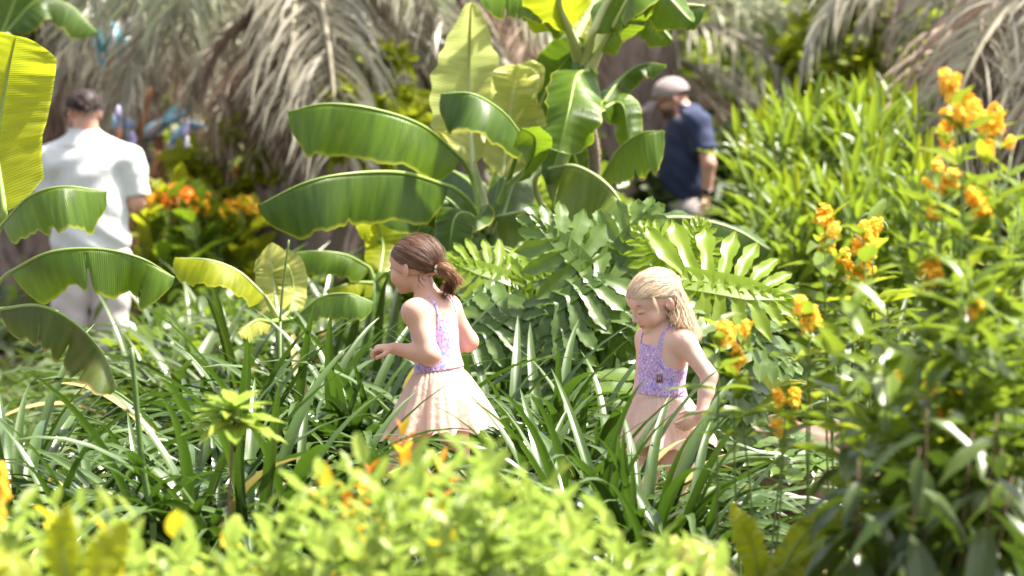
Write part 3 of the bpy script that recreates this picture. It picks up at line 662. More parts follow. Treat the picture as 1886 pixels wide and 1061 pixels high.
    gl.add(*tube([PP(-.05, .46, .02), PP(.05, .46, .02)], .004, 5)); obj('glasses', gl.mesh('glasses', black), g)
    w0 = q(1298, 351, -.26); th = np.linspace(0, 2 * np.pi, 17); mb = MB(); mb.add(*tube([w0 + np.array([.037 * math.cos(a), .037 * math.sin(a), 0]) for a in th], .011, 6, False)); mb.add(*ball(w0 + np.array([-.01, -.04, 0]), (.02, .008, .022))[:2]); obj('wristwatch', mb.mesh('wristwatch', black), g)
def build_man_white():
    D = 20.8; base = at(170, 746, D); base.z = 0
    g = empty('person', base, 'man in white t-shirt and pale trousers seen from behind among the lilies', 'person')
    S = 340.0; q = lambda px, py, y=0.: np.array([(px - 170) / S, y, (746 - py) / S])
    Bm = rotm((0, 1)); Mh = rotm((-.45, .89), .15); H = .232; hc = q(155, 205, .03)
    F = Field((-.42, -.3, -.02), (.46, .45, 1.74), .0085)
    F.cone(q(160, 262), hc + Mh @ (np.array([0, -.12, -.3]) * H), .075, .066, .04)
    F.ell(q(170, 300), (.20, .12, .15), None, .05); F.ell(q(168, 370), (.19, .13, .2), None, .05); F.ell(q(168, 460), (.18, .13, .13), None, .05)
    arms = ((-1, q(98, 302, .0), q(80, 365, .0), q(100, 388, .25)), (1, q(238, 302), q(252, 370, .0), q(236, 384, .24)))
    for s_, sh, el, wr in arms:
        F.ell(sh, (.08, .08, .08), None, .04); F.cone(sh, el, .06, .055, .03); F.cone(el, wr, .055, .034, .02); hand(F, wr, (-.3 * s_, 1, .1), (0, 0, -1), .18, .5, s_)
    legs = ((-1, q(135, 480), q(128, 590, .02), q(132, 705, .0)), (1, q(205, 480), q(203, 590, .02), q(212, 705, .03)))
    for s_, hp, kn, an in legs: F.cone(hp, kn, .09, .065, .03); F.cone(kn, an, .06, .04, .02); F.cone(an + [0, -.03, -.04], an + [0, .17, -.06], .045, .035, .02)
    head_prims(F, hc, Mh, H, False)
    V, Q = surface(F); V = relax(V, Q, 1)
    col = skin_colours(V, hc, Mh, H, (.66, .36, .27), (.5, .18, .15), (.70, .30, .22), beard=(.05, .035, .03))
    obj('body', mesh('body', V, Q, bpy.data.materials['skin_man'], None, True, col), g)
    F = Field((-.45, -.32, .7), (.5, .45, 1.65), .0085)
    F.ell(q(166, 305), (.225, .145, .17), None, .06); F.cone(q(165, 330), q(166, 455), .17, .165, .05); F.ell(q(168, 380), (.215, .16, .26), None, .05); F.ell(q(167, 440), (.218, .165, .16), None, .05)
    F.cone(q(160, 275), q(157, 242, .01), .10, .078, .05, flat=1); F.cone(q(160, 270), q(100, 297), .085, .095, .05); F.cone(q(160, 270), q(236, 300), .085, .095, .05)
    for s_, sh, el, wr in arms: F.ell(sh, (.090, .09, .09), None, .05); F.cone(sh, sh * .1 + el * .9, .088, .085, .03, flat=1)
    P = F.grid(); f = F.f + (.008 * np.sin(P[..., 0] * 26 + 5 * np.sin(P[..., 2] * 7)) * np.sin(P[..., 2] * 15 + 3 * P[..., 0]) * (P[..., 2] < 1.4)).astype(np.float32)
    f = np.maximum(f, q(0, 463)[2] - P[..., 2]); V, Q = surface(F, f.astype(np.float32)); V = relax(V, Q, 2)
    obj('t_shirt', mesh('t_shirt', V, Q, cloth_mat('white_cotton', (.70, .70, .69), .85, .5, 9, (.64, .65, .66))), g)
    mb = MB(); th = np.linspace(0, 2 * np.pi, 21); mb.add(*tube([q(157, 239, .01) + np.array([.078 * math.cos(a), .074 * math.sin(a), .0]) for a in th], .009, 6, False)); obj('collar', mb.mesh('collar', bpy.data.materials['white_cotton']), g)
    F = Field((-.3, -.26, .02), (.35, .3, .95), .009); F.ell(q(168, 470), (.205, .15, .14), None, .04)
    for s_, hp, kn, an in legs: F.cone(hp, kn, .118, .098, .03); F.cone(kn, an, .098, .078, .02, flat=1)
    P = F.grid(); f = F.f + (.005 * np.sin(P[..., 2] * 40 + 6 * P[..., 0]) * np.sin(P[..., 0] * 25 + P[..., 2] * 6)).astype(np.float32); V, Q = surface(F, f)
    obj('trousers', mesh('trousers', relax(V, Q, 1), Q, cloth_mat('pale_chino', (.66, .56, .56), .85, .3, 10)), g)
    sole = plain('white_trainer', (.6, .58, .55), .7)
    for s_, hp, kn, an in legs:
        F = Field(an - .2, an + np.array([.2, .35, .1]), .01); F.cone(an + [0, -.05, -.06], an + [0, .19, -.07], .055, .045, .03); V, Q = surface(F); obj('shoe', mesh('shoe', V, Q, sole), g)
    hm = hair_mat('black_brown_hair', (.018, .010, .010), (.035, .018, .016), (.10, .055, .05), .45)
    cap = hair_cap(g, hc, Mh, H, hm, (.0, .52), .008, 1.03, -.55, .001)
    n = 900; d = scalp(n, (.0, .52), -.52); P0 = hair_surface(hc, Mh, H, d, 1.0); dn = norm(P0 - hc); e = P0 + dn * .010 + norm(np.array([[.1, -.3, -.9]])) * .016 + RG.normal(0, .004, (n, 3))
    P = bez(P0, P0 + dn * .010, e + dn * .003, e, 5); mb = MB(); mb.add(*ribbons(P, np.full((n, 5), .004), hc)); obj('hair_strands', mb.mesh('hair_strands', hm), cap)
    gl = MB(); PP = lambda x, y, z: hc + Mh @ (np.array([x, y, z]) * H)
    for s_ in (-1, 1):
        th = np.linspace(0, 2 * np.pi, 17); gl.add(*tube([PP(s_ * .18 + .12 * math.cos(a), .46 - .03 * abs(math.cos(a)), .0 + .08 * math.sin(a)) for a in th], .0035, 5, False)); gl.add(*tube([PP(s_ * .30, .44, .02), PP(s_ * .41, .1, .03), PP(s_ * .41, -.08, .0)], .004, 5))
    obj('glasses', gl.mesh('glasses', bpy.data.materials['black_plastic']), g)
build_girl_brown(); build_girl_blonde(); build_man_navy(); build_man_white()
# ================================================================== plant kit
def strap_mesh(name, L, wd, lean, bend, twist, mat, seed, n=13):
    rg = np.random.default_rng(seed); t = np.linspace(0, 1, n); a = lean + bend * t ** 1.6     # angle away from upright
    ds = L / (n - 1); x = np.concatenate([[0], np.cumsum(np.sin(a[:-1]) * ds)]); z = np.concatenate([[0], np.cumsum(np.cos(a[:-1]) * ds)])
    C = np.stack([x, .02 * np.sin(t * 3 + seed) * L, z], 1); T = norm(np.gradient(C, axis=0)); S = np.tile([0, 1., 0], (n, 1))
    N = np.cross(T, S); tw = twist * t; S2 = S * np.cos(tw)[:, None] + N * np.sin(tw)[:, None]; N2 = np.cross(T, S2)
    wv = wd * np.clip(.72 + .5 * t, 0, 1) * np.clip((1 - t) / .38, 0, 1) ** .7 + .0006
    cols = np.array([-1, -.5, 0, .5, 1.]); V = C[:, None] + (S2[:, None] * cols[None, :, None] * wv[:, None, None] / 2) - N2[:, None] * ((np.abs(cols) - .0) * -1)[None, :, None] * (wv * .22 * (1 - .6 * t))[:, None, None]
    uv = np.stack(np.meshgrid(cols / 2 + .5, t), -1).reshape(-1, 2)
    return mesh(name, V.reshape(-1, 3), grid_faces(n, 5), mat, uv)
def simple_leaf(name, mat, shape='lance', fold=.35, droop=.25, wave=.0, n=7, wd=.3, seed=0):
    """unit-length leaf along +Y, upper side +Z"""
    t = np.linspace(0, 1, n)
    p = {'lance': np.sin(np.pi * t ** .8) ** .9, 'oval': np.sin(np.pi * t ** .75) ** .65, 'obov': np.sin(np.pi * t ** 1.25) ** .8}[shape] * wd / 2 + .004
    cols = np.array([-1, -.5, 0, .5, 1.]); y = t * (1 - .12 * droop); z = -droop * t ** 2 * .55
    V = np.zeros((n, 5, 3)); V[..., 0] = cols * p[:, None]; V[..., 1] = y[:, None]
    V[..., 2] = z[:, None] + np.abs(cols) * p[:, None] * fold + wave * np.sin(t * 13 + seed)[:, None] * np.abs(cols) * np.sign(cols)
    uv = np.stack(np.meshgrid(cols / 2 + .5, t), -1).reshape(-1, 2)
    return mesh(name, V.reshape(-1, 3), grid_faces(n, 5), mat, uv)
def blade(parent, pts, wl, wr, nrm, al, ar, mat, midmat, prof='banana', pleat=.004, tears=(), curl=.5, seed=0, petiole=None, pr=.010, n=92, m=9, name='leaf', label=None, wavy=.0, ragged=0):
    """one large leaf. pts: midrib points; nrm: the way the upper side faces; al, ar: fold of the two halves (radians, - = drooping)"""
    rg = np.random.default_rng(seed); b = np.array(parent.location); C = spline([npx(p) - b for p in pts], n); T = norm(np.gradient(C, axis=0))
    N = np.tile(norm(np.array(nrm, float)), (n, 1)); N = norm(N - T * (N * T).sum(1, keepdims=True)); S = np.cross(T, N)
    t = np.linspace(0, 1, n)
    if prof == 'banana': w_ = np.clip(t / .10, 0, 1) ** .55 * np.clip((1 - t) / .16, 0, 1) ** .55 * (.90 + .10 * np.sin(t * 3.1))
    elif prof == 'blunt': w_ = np.clip(t / .12, 0, 1) ** .6 * np.clip((1 - t) / .05, 0, 1) ** .5 * (.85 + .15 * t)
    elif prof == 'spear': w_ = 1.75 * np.clip(t, 0, 1) ** .55 * np.clip(1 - t, 0, 1) ** .85
    else: w_ = np.sin(np.pi * t ** .85) ** .75
    w_ = w_ + .012; u = np.linspace(-1, 1, 2 * m - 1); V = np.zeros((n, 2 * m - 1, 3)); ph = rg.uniform(0, 6, 8)
    for j, uu in enumerate(u):
        s_ = np.sign(uu); a_ = abs(uu); wid = (wl if uu < 0 else wr) * w_; ang0 = (al if uu < 0 else ar)
        notch = np.zeros(n)
        for (tt, sd, dp) in tears:
            if sd == 0 or sd == s_: notch = np.maximum(notch, dp * np.exp(-((t - tt) / .012) ** 2))
        wid = wid * (1 - notch * (a_ > .15)) * (1 + ragged * .07 * np.sin(t * 47 + ph[0]) * a_)
        ang = ang0 + .10 * np.sin(t * 11 + ph[1] + s_) * (1 + 4 * wavy)
        # the half curves: angle grows outward
        out = wid * a_ * np.cos(ang - curl * a_ * .5); up = wid * a_ * np.sin(ang - curl * a_ * .5)
        lag = -.18 * a_ * 0
        V[:, j] = C + S * (out * s_)[:, None] + N * (up + pleat * np.sin(t * 95 + ph[2] + 4 * a_) * a_ * .5 + pleat * (1.1 * np.sin(t * 29 + ph[3]) + .9 * np.sin(t * 41 + ph[5])) * a_ ** 1.5 + wavy * .06 * np.sin(t * 17 + ph[4] + s_) * a_ ** 2)[:, None] + T * (wid * a_ * .22)[:, None]
    uv = np.stack(np.meshgrid(u / 2 + .5, t), -1).reshape(-1, 2)
    o = obj(name, mesh(name, V.reshape(-1, 3), grid_faces(n, 2 * m - 1), mat, uv), parent)
    if label: o['label'] = label
    mb = MB(); Q = C[::3] - N[::3] * .003; rr = np.linspace(pr, pr * .22, len(Q))
    if petiole is not None:
        Pp = spline([npx(p) - b for p in petiole] + [C[0]], 12)[:-1]; Q = np.vstack([Pp, Q]); rr = np.concatenate([np.linspace(pr * 1.7, pr, len(Pp)), rr])
    mb.add(*tube(Q, rr, 7)); obj('midrib', mb.mesh('midrib', midmat), o)
    return o
def philo_mesh(name, mat, seed, lobes=7, droop=.25, half=False, ruff=1.0, lw=.066):
    """deeply cut leaf, unit length along +Y, petiole joins at the origin"""
    rg = np.random.default_rng(seed); mb = MB()
    def zc(y): return -droop * max(y, 0) ** 2
    for s in ((1,) if half else (-1, 1)):
        for i in range(lobes):
            f = i / (lobes - 1); y0 = .02 + .86 * f ** 1.05; ang = R(128 - 100 * f + rg.uniform(-3, 3)); ln = (.30 + .42 * math.sin(math.pi * min(1, (f * .80 + .24)))) * (1.25 if f < .15 else 1) * (1 - .28 * f)
            ln *= rg.uniform(.93, 1.05); k = 17; t = np.linspace(0, 1, k); dx, dy = s * math.sin(ang), math.cos(ang)
            bend = .22; cx = dx * ln * t; cy_ = y0 + dy * ln * t + bend * ln * t ** 2 * (.4 + .2 * f)
            wd = lw * (1 - .35 * f) * (1.0 + .55 * np.sin(np.pi * t ** 1.4)) * np.clip((1 - t) / .2, 0.05, 1) ** .6; wd = wd * (1 + rg.uniform(.05, .15) * ruff * np.sin(t * rg.uniform(9, 15) + rg.uniform(0, 6)) + .10 * np.sin(t * 31 + i) * (t > .25)) * (.85 + .35 * t)
            wd[0] = .07
            T2 = norm(np.stack([np.gradient(cx), np.gradient(cy_)], 1)); px_, py_ = -T2[:, 1], T2[:, 0]
            cols = np.array([-1, -.45, 0, .45, 1.]); V = np.zeros((k, 5, 3)); V[..., 0] = cx[:, None] + px_[:, None] * wd[:, None] * cols; V[..., 1] = cy_[:, None] + py_[:, None] * wd[:, None] * cols
            V[..., 2] = np.array([zc(v) for v in cy_])[:, None] - .16 * (np.abs(cx) ** 1.5)[:, None] + np.abs(cols) * .022 + ruff * .006 * np.sin(t * 13 + i)[:, None] * cols - .05 * (t ** 2)[:, None] * rg.uniform(0, 1.2)
            uv = np.stack(np.meshgrid(cols / 2 + .5, t), -1).reshape(-1, 2); mb.add(V, grid_faces(k, 5), uv)
    y = np.linspace(-.02, 1.05, 12); w_ = .12 * np.clip((1.05 - y) / .5, 0.1, 1); cols = np.array([-1, -.4, 0, .4, 1.]); V = np.zeros((12, 5, 3)); V[..., 0] = cols * w_[:, None] * (1 if not half else .5); V[..., 1] = y[:, None]
    V[..., 2] = np.array([zc(v) for v in y])[:, None] + .016 * np.abs(cols) + .003; uv = np.stack(np.meshgrid(cols / 2 + .5, y), -1).reshape(-1, 2); mb.add(V, grid_faces(12, 5), uv)
    return mb.mesh(name, mat)
def frond_mesh(name, mat, rmat, L, elev, droop, seed, nl=46, ll=.42, hang=.8, w=.011):
    """palm frond leaving the crown along +X; leaflets hang by their own weight"""
    rg = np.random.default_rng(seed); n = 22; t = np.linspace(0, 1, n); a = elev - droop * t ** 1.2; ds = L / (n - 1)
    C = np.stack([np.concatenate([[0], np.cumsum(np.cos(a[:-1]) * ds)]), np.zeros(n), np.concatenate([[0], np.cumsum(np.sin(a[:-1]) * ds)])], 1)
    mb = MB()
    for i in range(nl):
        f = .10 + .88 * i / (nl - 1); p = np.array([np.interp(f, t, C[:, k]) for k in range(3)]); T = norm(np.array([math.cos(np.interp(f, t, a)), 0, math.sin(np.interp(f, t, a))]))
        for s in (-1, 1):
            l_ = ll * (.45 + .55 * math.sin(math.pi * min(.96, f * .8 + .15))) * rg.uniform(.8, 1.1); k = 6; tt = np.linspace(0, 1, k)
            d0 = norm(T * .75 + np.array([0, s, 0]) * rg.uniform(.6, .95) + np.array([0, 0, rg.uniform(-.1, .35)])); h = hang * rg.uniform(.35, 1.45)
            dirs = norm(d0[None] * (1 - .75 * tt[:, None]) + np.array([[0, 0, -1.]]) * (h * tt[:, None] * 1.15) + rg.normal(0, .11, 3)); Q = p + np.concatenate([[np.zeros(3)], np.cumsum(dirs[:-1] * l_ / (k - 1), 0)])
            sd = norm(np.cross(dirs, T + rg.normal(0, .25, 3))); ww = .62 * w * np.array([.7, 1, 1, .85, .55, .1]) * rg.uniform(.8, 1.2)
            V = np.stack([Q - sd * ww[:, None], Q + sd * ww[:, None]], 1).reshape(-1, 3); mb.add(V, grid_faces(k, 2), np.stack(np.meshgrid([.5, .5], tt), -1).reshape(-1, 2))
    me = mb.mesh(name, mat)
    rb = MB(); rb.add(*tube(C, np.linspace(.022, .004, n), 6)); return me, rb.mesh('rachis', rmat)
def floret_mesh(name, mat, seed, n=34, r=.045, h=.09):
    rg = np.random.default_rng(seed); mb = MB()
    for i in range(n):
        z = rg.uniform(0, 1); a = rg.uniform(0, 6.28); rr = r * (1 - .45 * z) * rg.uniform(.6, 1.05); c = np.array([rr * math.cos(a), rr * math.sin(a), z * h]); out = norm(c * [1, 1, .3] + [0, 0, .01]); s = rg.uniform(.010, .016)
        e1 = norm(np.cross(out, [0, 0, 1.01])); e2 = np.cross(out, e1)
        for k in range(5):
            an = k * 1.257 + rg.uniform(0, .3); u = e1 * math.cos(an) + e2 * math.sin(an); v = np.cross(out, u)
            mb.add([c, c + u * s * .6 + v * s * .4 + out * s * .3, c + u * s * 1.2 + out * s * .25, c + u * s * .6 - v * s * .4 + out * s * .3], np.array([[0, 1, 2, 3]]))
    return mb.mesh(name, mat, False)
# ------------------------------------------------------------------ plant materials
M = {}
M['strap'] = leaf_mat('strap_leaf', (.010, .031, .006), (.042, .090, .013), (.18, .36, .03), .16, .33, .9, vein=0, nscale=5, pale=(.085, .14, .035))
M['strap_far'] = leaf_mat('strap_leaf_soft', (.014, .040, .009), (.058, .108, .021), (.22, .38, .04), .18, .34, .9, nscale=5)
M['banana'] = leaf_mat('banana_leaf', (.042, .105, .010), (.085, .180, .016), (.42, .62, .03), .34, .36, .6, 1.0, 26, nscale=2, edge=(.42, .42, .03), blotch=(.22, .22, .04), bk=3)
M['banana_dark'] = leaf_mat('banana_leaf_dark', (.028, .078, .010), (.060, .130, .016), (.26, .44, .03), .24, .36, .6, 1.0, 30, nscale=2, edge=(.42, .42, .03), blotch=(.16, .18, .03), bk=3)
M['banana_lime'] = leaf_mat('banana_leaf_lime', (.17, .26, .012), (.29, .36, .02), (.78, .84, .04), .50, .42, .5, .7, 24, nscale=2, edge=(.5, .5, .04))  # brightened so the giant leaf's backlit glow sits in its base colour
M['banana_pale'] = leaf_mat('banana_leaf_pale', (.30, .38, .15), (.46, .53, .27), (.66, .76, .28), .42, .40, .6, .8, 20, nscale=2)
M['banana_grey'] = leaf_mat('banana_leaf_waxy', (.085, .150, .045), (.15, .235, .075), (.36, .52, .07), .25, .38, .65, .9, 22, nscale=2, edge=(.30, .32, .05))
M['banana_old'] = leaf_mat('banana_leaf_old', (.035, .070, .012), (.075, .125, .022), (.30, .42, .04), .28, .42, .5, 1.0, 30, nscale=3, edge=(.42, .30, .10), blotch=(.16, .10, .035))
M['midrib'] = plain('midrib_green', (.24, .33, .07), .45, .5, (.22, .32, .07), 6)
M['midrib_pale'] = plain('midrib_pale', (.48, .50, .26), .45, .5, (.36, .42, .16), 6)
M['philo'] = leaf_mat('cut_leaf', (.022, .064, .010), (.075, .155, .022), (.36, .54, .04), .28, .33, .7, nscale=4)
M['philo_lime'] = leaf_mat('cut_leaf_lime', (.10, .20, .012), (.16, .28, .02), (.60, .78, .05), .48, .36, .5, nscale=4)  # lighter copy of the cut leaf, backlight put into its colour
M['petiole'] = plain('petiole_green', (.10, .17, .035), .45, .5, (.06, .12, .02), 8)
M['lime_shrub'] = leaf_mat('lime_shrub_leaf', (.08, .18, .035), (.30, .42, .13), (.50, .70, .14), .40, .42, .5, nscale=8)
M['lime_yellow'] = leaf_mat('yellow_leaf', (.38, .36, .02), (.52, .46, .03), (.8, .7, .05), .4, .45, .4)
M['bush'] = leaf_mat('bush_leaf', (.040, .092, .014), (.120, .210, .028), (.46, .60, .05), .34, .31, .65, nscale=6)
M['bush_dark'] = leaf_mat('bush_leaf_dark', (.018, .042, .010), (.045, .085, .018), (.16, .28, .03), .18, .33, .6, nscale=6)
M['bush_bright'] = leaf_mat('bush_leaf_bright', (.13, .22, .014), (.22, .31, .025), (.62, .72, .05), .42, .38, .5, nscale=6)
M['bronze'] = leaf_mat('bronze_leaf', (.40, .12, .012), (.52, .26, .02), (.8, .35, .03), .4, .4, .5)
M['ginger'] = leaf_mat('ginger_leaf', (.050, .110, .014), (.115, .200, .026), (.48, .64, .05), .36, .36, .55, nscale=3)
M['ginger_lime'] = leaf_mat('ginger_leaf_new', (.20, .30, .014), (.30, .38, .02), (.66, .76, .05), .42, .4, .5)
M['far'] = leaf_mat('far_leaf', (.045, .095, .010), (.14, .22, .018), (.50, .62, .04), .40, .5, .3, nscale=.9)
M['far_bright'] = leaf_mat('far_leaf_bright', (.13, .21, .012), (.24, .30, .02), (.62, .70, .05), .42, .5, .3, nscale=.9)
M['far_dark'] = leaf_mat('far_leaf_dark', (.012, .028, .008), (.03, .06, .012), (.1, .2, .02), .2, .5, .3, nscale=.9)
M['cover'] = leaf_mat('ground_cover_leaf', (.014, .036, .008), (.060, .115, .02), (.24, .38, .04), .2, .35, .6, nscale=1.5)
M['stem_brown'] = plain('stem_brown', (.13, .075, .045), .7, .3, (.20, .13, .08), 30)
M['stem_green'] = plain('stem_green', (.14, .20, .04), .5, .4, (.09, .15, .03), 20)
M['orange'] = leaf_mat('orange_petal', (.93, .55, .03), (.98, .74, .17), (.98, .74, .12), .35, .5, .3)
M['yellow_fl'] = leaf_mat('yellow_petal', (.90, .50, .03), (.96, .66, .07), (.98, .66, .06), .3, .5, .3)
M['red_fl'] = leaf_mat('scarlet_petal', (.85, .12, .010), (.92, .30, .02), (.95, .3, .03), .3, .5, .3)
M['frond_grey'] = leaf_mat('frond_grey', (.10, .10, .075), (.36, .35, .28), (.36, .37, .27), .2, .42, .6, nscale=1.2, warm=False)
M['frond_green'] = leaf_mat('frond_sage', (.10, .125, .07), (.32, .35, .24), (.36, .42, .24), .22, .4, .6, nscale=1.2, warm=False)
M['frond_dry'] = leaf_mat('frond_dry', (.10, .07, .05), (.34, .26, .21), (.32, .23, .16), .18, .6, .3, nscale=1.2, warm=False)
M['rachis'] = plain('rachis', (.30, .27, .18), .55, .4, (.22, .18, .12), 6)
M['boot'] = plain('palm_boot', (.22, .165, .14), .9, .15, (.40, .32, .29), 14, .7)
M['fibre'] = plain('palm_fibre', (.19, .135, .105), .95, .1, (.33, .26, .22), 40, .8)
STRAPS = [strap_mesh('leaf', 1, w_, le, be, tw, M['strap'], i) for i, (w_, le, be, tw) in enumerate([(.058, .14, 1.05, .1), (.062, .26, 1.6, -.2), (.056, .36, 1.95, .2), (.062, .46, 2.15, -.25), (.056, .55, 1.8, .3), (.062, .70, 1.6, -.2), (.060, .26, 2.3, .3), (.054, .9, 1.2, .2)])]
M['strap_dry'] = leaf_mat('strap_leaf_dry', (.20, .13, .05), (.42, .34, .12), (.5, .4, .1), .25, .55, .3, nscale=5, warm=False)
DRY = []
for m_ in (1, 3, 5, 7): c = STRAPS[m_].copy(); c.materials.clear(); c.materials.append(M['strap_dry']); DRY.append(c)
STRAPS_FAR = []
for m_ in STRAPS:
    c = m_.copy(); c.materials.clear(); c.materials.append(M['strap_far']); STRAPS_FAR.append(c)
def strap_clump(px, d, L, n, label, name='strap_lily', seed=0, group='strap-leaved lilies filling the bed', far=False, upright=.0, spread=.10, zb=0.0, wide=1.0):
    rg = random.Random(seed * 17 + int(px) * 3 + int(d * 10)); p = at(px, 600, d); p.z = zb
    root = empty(name, p, label, 'lily plant', group); ms = STRAPS_FAR if far else STRAPS
    for i in range(n):
        f = (i + .5) / n; k = min(7, max(0, int(rg.gauss(f * 7.4 + .6 - upright * 4, 1.0)))); az = i * 2.39996 + rg.uniform(-.4, .4)
        o = bpy.data.objects.new('leaf', ms[k] if rg.random() > .035 else rg.choice(DRY)); o.parent = root; rr = spread * math.sqrt(rg.random())
        s = L * rg.uniform(.78, 1.12) * (1.0 if k < 5 else .9); wdt = .70 * wide * rg.uniform(.8, 1.15)
        o.matrix_basis = Matrix.Translation((rr * math.cos(az), rr * math.sin(az), 0)) @ Matrix.Rotation(az, 4, 'Z') @ Matrix.Rotation(rg.uniform(-.22, .22), 4, 'X') @ Matrix.Diagonal((s, s * wdt, s, 1)); COL.objects.link(o)
    return root
def add_leaf(parent, me, pos, ydir, nrm, s, name='leaf'):
    o = bpy.data.objects.new(name, me); o.parent = parent; o.matrix_basis = frame_mat(pos, ydir, nrm, s); COL.objects.link(o); return o
def shoot(root, p0, p1, nl, meshes, ll, rg, start=.15, ang=(95, 35), stem=M['stem_green'], r=.004, bow=.1, whorl=1, names='leaf', stemname='stem'):
    """leafy stem from p0 to p1 (local points)"""
    p0, p1 = Vector(p0), Vector(p1); ax = (p1 - p0); side = Vector((rg.uniform(-1, 1), rg.uniform(-1, 1), 0)) * bow * ax.length
    P = [p0, p0.lerp(p1, .5) + side, p1]; C = spline(P, 9); mb = MB(); mb.add(*tube(C, np.linspace(r, r * .45, 9), 5)); obj(stemname, mb.mesh(stemname, stem), root)
    a0 = rg.uniform(0, 6.28)
    for i in range(nl):
        f = start + (1 - start) * (i // whorl + .5) / (nl / whorl); f = min(f, 1); p = Vector([np.interp(f, np.linspace(0, 1, 9), C[:, k]) for k in range(3)])
        T = Vector(C[min(8, int(f * 8) + 1)] - C[min(7, int(f * 8))]).normalized(); az = a0 + (i // whorl) * 2.4 + (i % whorl) * 2 * math.pi / whorl + rg.uniform(-.3, .3)
        x = T.cross(Vector((0, 1, .1))).normalized(); y = T.cross(x); rad = x * math.cos(az) + y * math.sin(az)
        g = (f - start) / (1 - start); an = R(ang[0] + (ang[1] - ang[0]) * g + rg.uniform(-12, 12)); dr = T * math.cos(an) + rad * math.sin(an)
        s = ll * (.75 + .4 * math.sin(math.pi * min(1, .25 + g * .7))) * rg.uniform(.75, 1.2)
        add_leaf(root, rg.choice(meshes), p, dr, T * math.sin(an) - rad * math.cos(an) * 1.0 + Vector((rg.uniform(-.3, .3), rg.uniform(-.3, .3), .2)), s, names)
    return C
# ================================================================== setting
def ground_mat():
    g = NT('mulch'); tc = g.n('ShaderNodeTexCoord'); a = g.noise(3, 6, tc.outputs['Object'], .65); b = g.noise(55, 5, tc.outputs['Object'], .7)
    vo = g.n('ShaderNodeTexVoronoi'); vo.inputs['Scale'].default_value = 38; g.l(tc.outputs['Object'], vo.inputs['Vector'])
    c = g.ramp(b.outputs[0], [(.3, (.03, .019, .014)), (.55, (.12, .08, .06)), (.75, (.34, .26, .21))]); c = g.mix(g.math('MULTIPLY', a.outputs[0], .4), c, (.10, .065, .045))
    h = g.math('ADD', b.outputs[0], vo.outputs['Distance'])
    return g.done(g.bsdf(c, .95, .15, g.bump(h, 1.0, .03)))
nx = 120; gx = np.concatenate([np.linspace(-90, -8, 15), np.linspace(-7.5, 7.5, nx), np.linspace(8, 90, 15)]); gy = np.concatenate([np.linspace(-30, 3, 8), np.linspace(4, 34, 200), np.linspace(36, 250, 30)])
X, Y = np.meshgrid(gx, gy); Z = .015 * np.sin(X * 2.1 + Y) * np.cos(Y * 1.7) + .008 * np.sin(X * 9 + 3) * np.sin(Y * 11); Z[(np.abs(Y - 13.05) < .55)] *= .2
Z = Z - .01
obj('ground', mesh('ground', np.stack([X, Y, Z], -1).reshape(-1, 3), grid_faces(len(gy), len(gx)), ground_mat()))['kind'] = 'structure'
def slab(name, x0, x1, y0, y1, z0, z1, mat, n=(30, 4), amp=.012, seed=3, parent=None):
    """low irregular block with worn edges"""
    rg = np.random.default_rng(seed); F = Field((x0 - .08, y0 - .08, z0 - .08), (x1 + .08, y1 + .08, z1 + .08), max(.012, (x1 - x0) / 90))
    P = F.grid(); c = np.array([(x0 + x1) / 2, (y0 + y1) / 2, (z0 + z1) / 2]); hh = np.array([(x1 - x0) / 2, (y1 - y0) / 2, (z1 - z0) / 2]) - .02
    q = np.abs(P - c) - hh; f = np.linalg.norm(np.maximum(q, 0), axis=-1) + np.minimum(q.max(-1), 0) - .02
    f += amp * (np.sin(P[..., 0] * 13 + seed) * np.sin(P[..., 1] * 17 + P[..., 2] * 21) + .5 * np.sin(P[..., 0] * 31 + P[..., 2] * 40))
    V, Q = surface(F, f.astype(np.float32)); return obj(name, mesh(name, V, Q, mat), parent)
# walking path where the children are: pale sheet just above the soil
pm = plain('path_gravel', (.24, .19, .155), .95, .1, (.14, .105, .08), 60, .6)
px_ = np.linspace(-9, 9, 80); V = np.concatenate([np.stack([px_, 12.62 + .10 * np.sin(px_ * 1.1), np.full(80, .022)], 1), np.stack([px_, 13.5 + .12 * np.sin(px_ * .9 + 1), np.full(80, .022)], 1)])
obj('path', mesh('path', V, grid_faces(2, 80), pm))['kind'] = 'structure'
px_ = np.linspace(-30, 30, 60); V = np.concatenate([np.stack([px_, np.full(60, 25.2), np.full(60, .030)], 1), np.stack([px_, np.full(60, 27.6), np.full(60, .030)], 1)])
obj('path', mesh('path', V, grid_faces(2, 60), plain('path_concrete', (.36, .31, .28), .85, .2, (.27, .23, .20), 8, .1)))['kind'] = 'structure'
stone = plain('sandstone', (.26, .185, .145), .95, .15, (.13, .085, .065), 9, 1.0)
a, b = at(1375, 800, 14.9), at(1580, 800, 14.9)
o = slab('garden_kerb_stone', a.x, b.x, 14.75, 15.15, -.05, at(0, 795, 14.9).z + .02, stone, seed=4, amp=.02); tag(o, 'long weathered reddish stone block edging the bed beyond the blonde girl', 'stone')
a, b = at(1500, 870, 13.9), at(1640, 870, 13.9)
o = slab('garden_kerb_stone', a.x, b.x, 13.75, 14.1, -.05, at(0, 880, 13.9).z, stone, seed=9, amp=.02); tag(o, 'low broken stone lying before the long kerb stone, half under the orange-flowered bush', 'stone')
wallm = plain('pale_render', (.62, .50, .45), .85, .2, (.52, .41, .37), 5, .1)
for x0, x1, y, d, lb in ((430, 500, 306, 24.9, 'short pale rendered wall glimpsed beside the palm trunk behind the flowers'), (628, 850, 402, 24.8, 'low pale wall running behind the broad banana leaves')):
    a, b = at(x0, y, d), at(x1, y, d); o = slab('garden_wall', a.x, b.x, d, d + .2, -.05, a.z, wallm, amp=.003); tag(o, lb, 'wall')

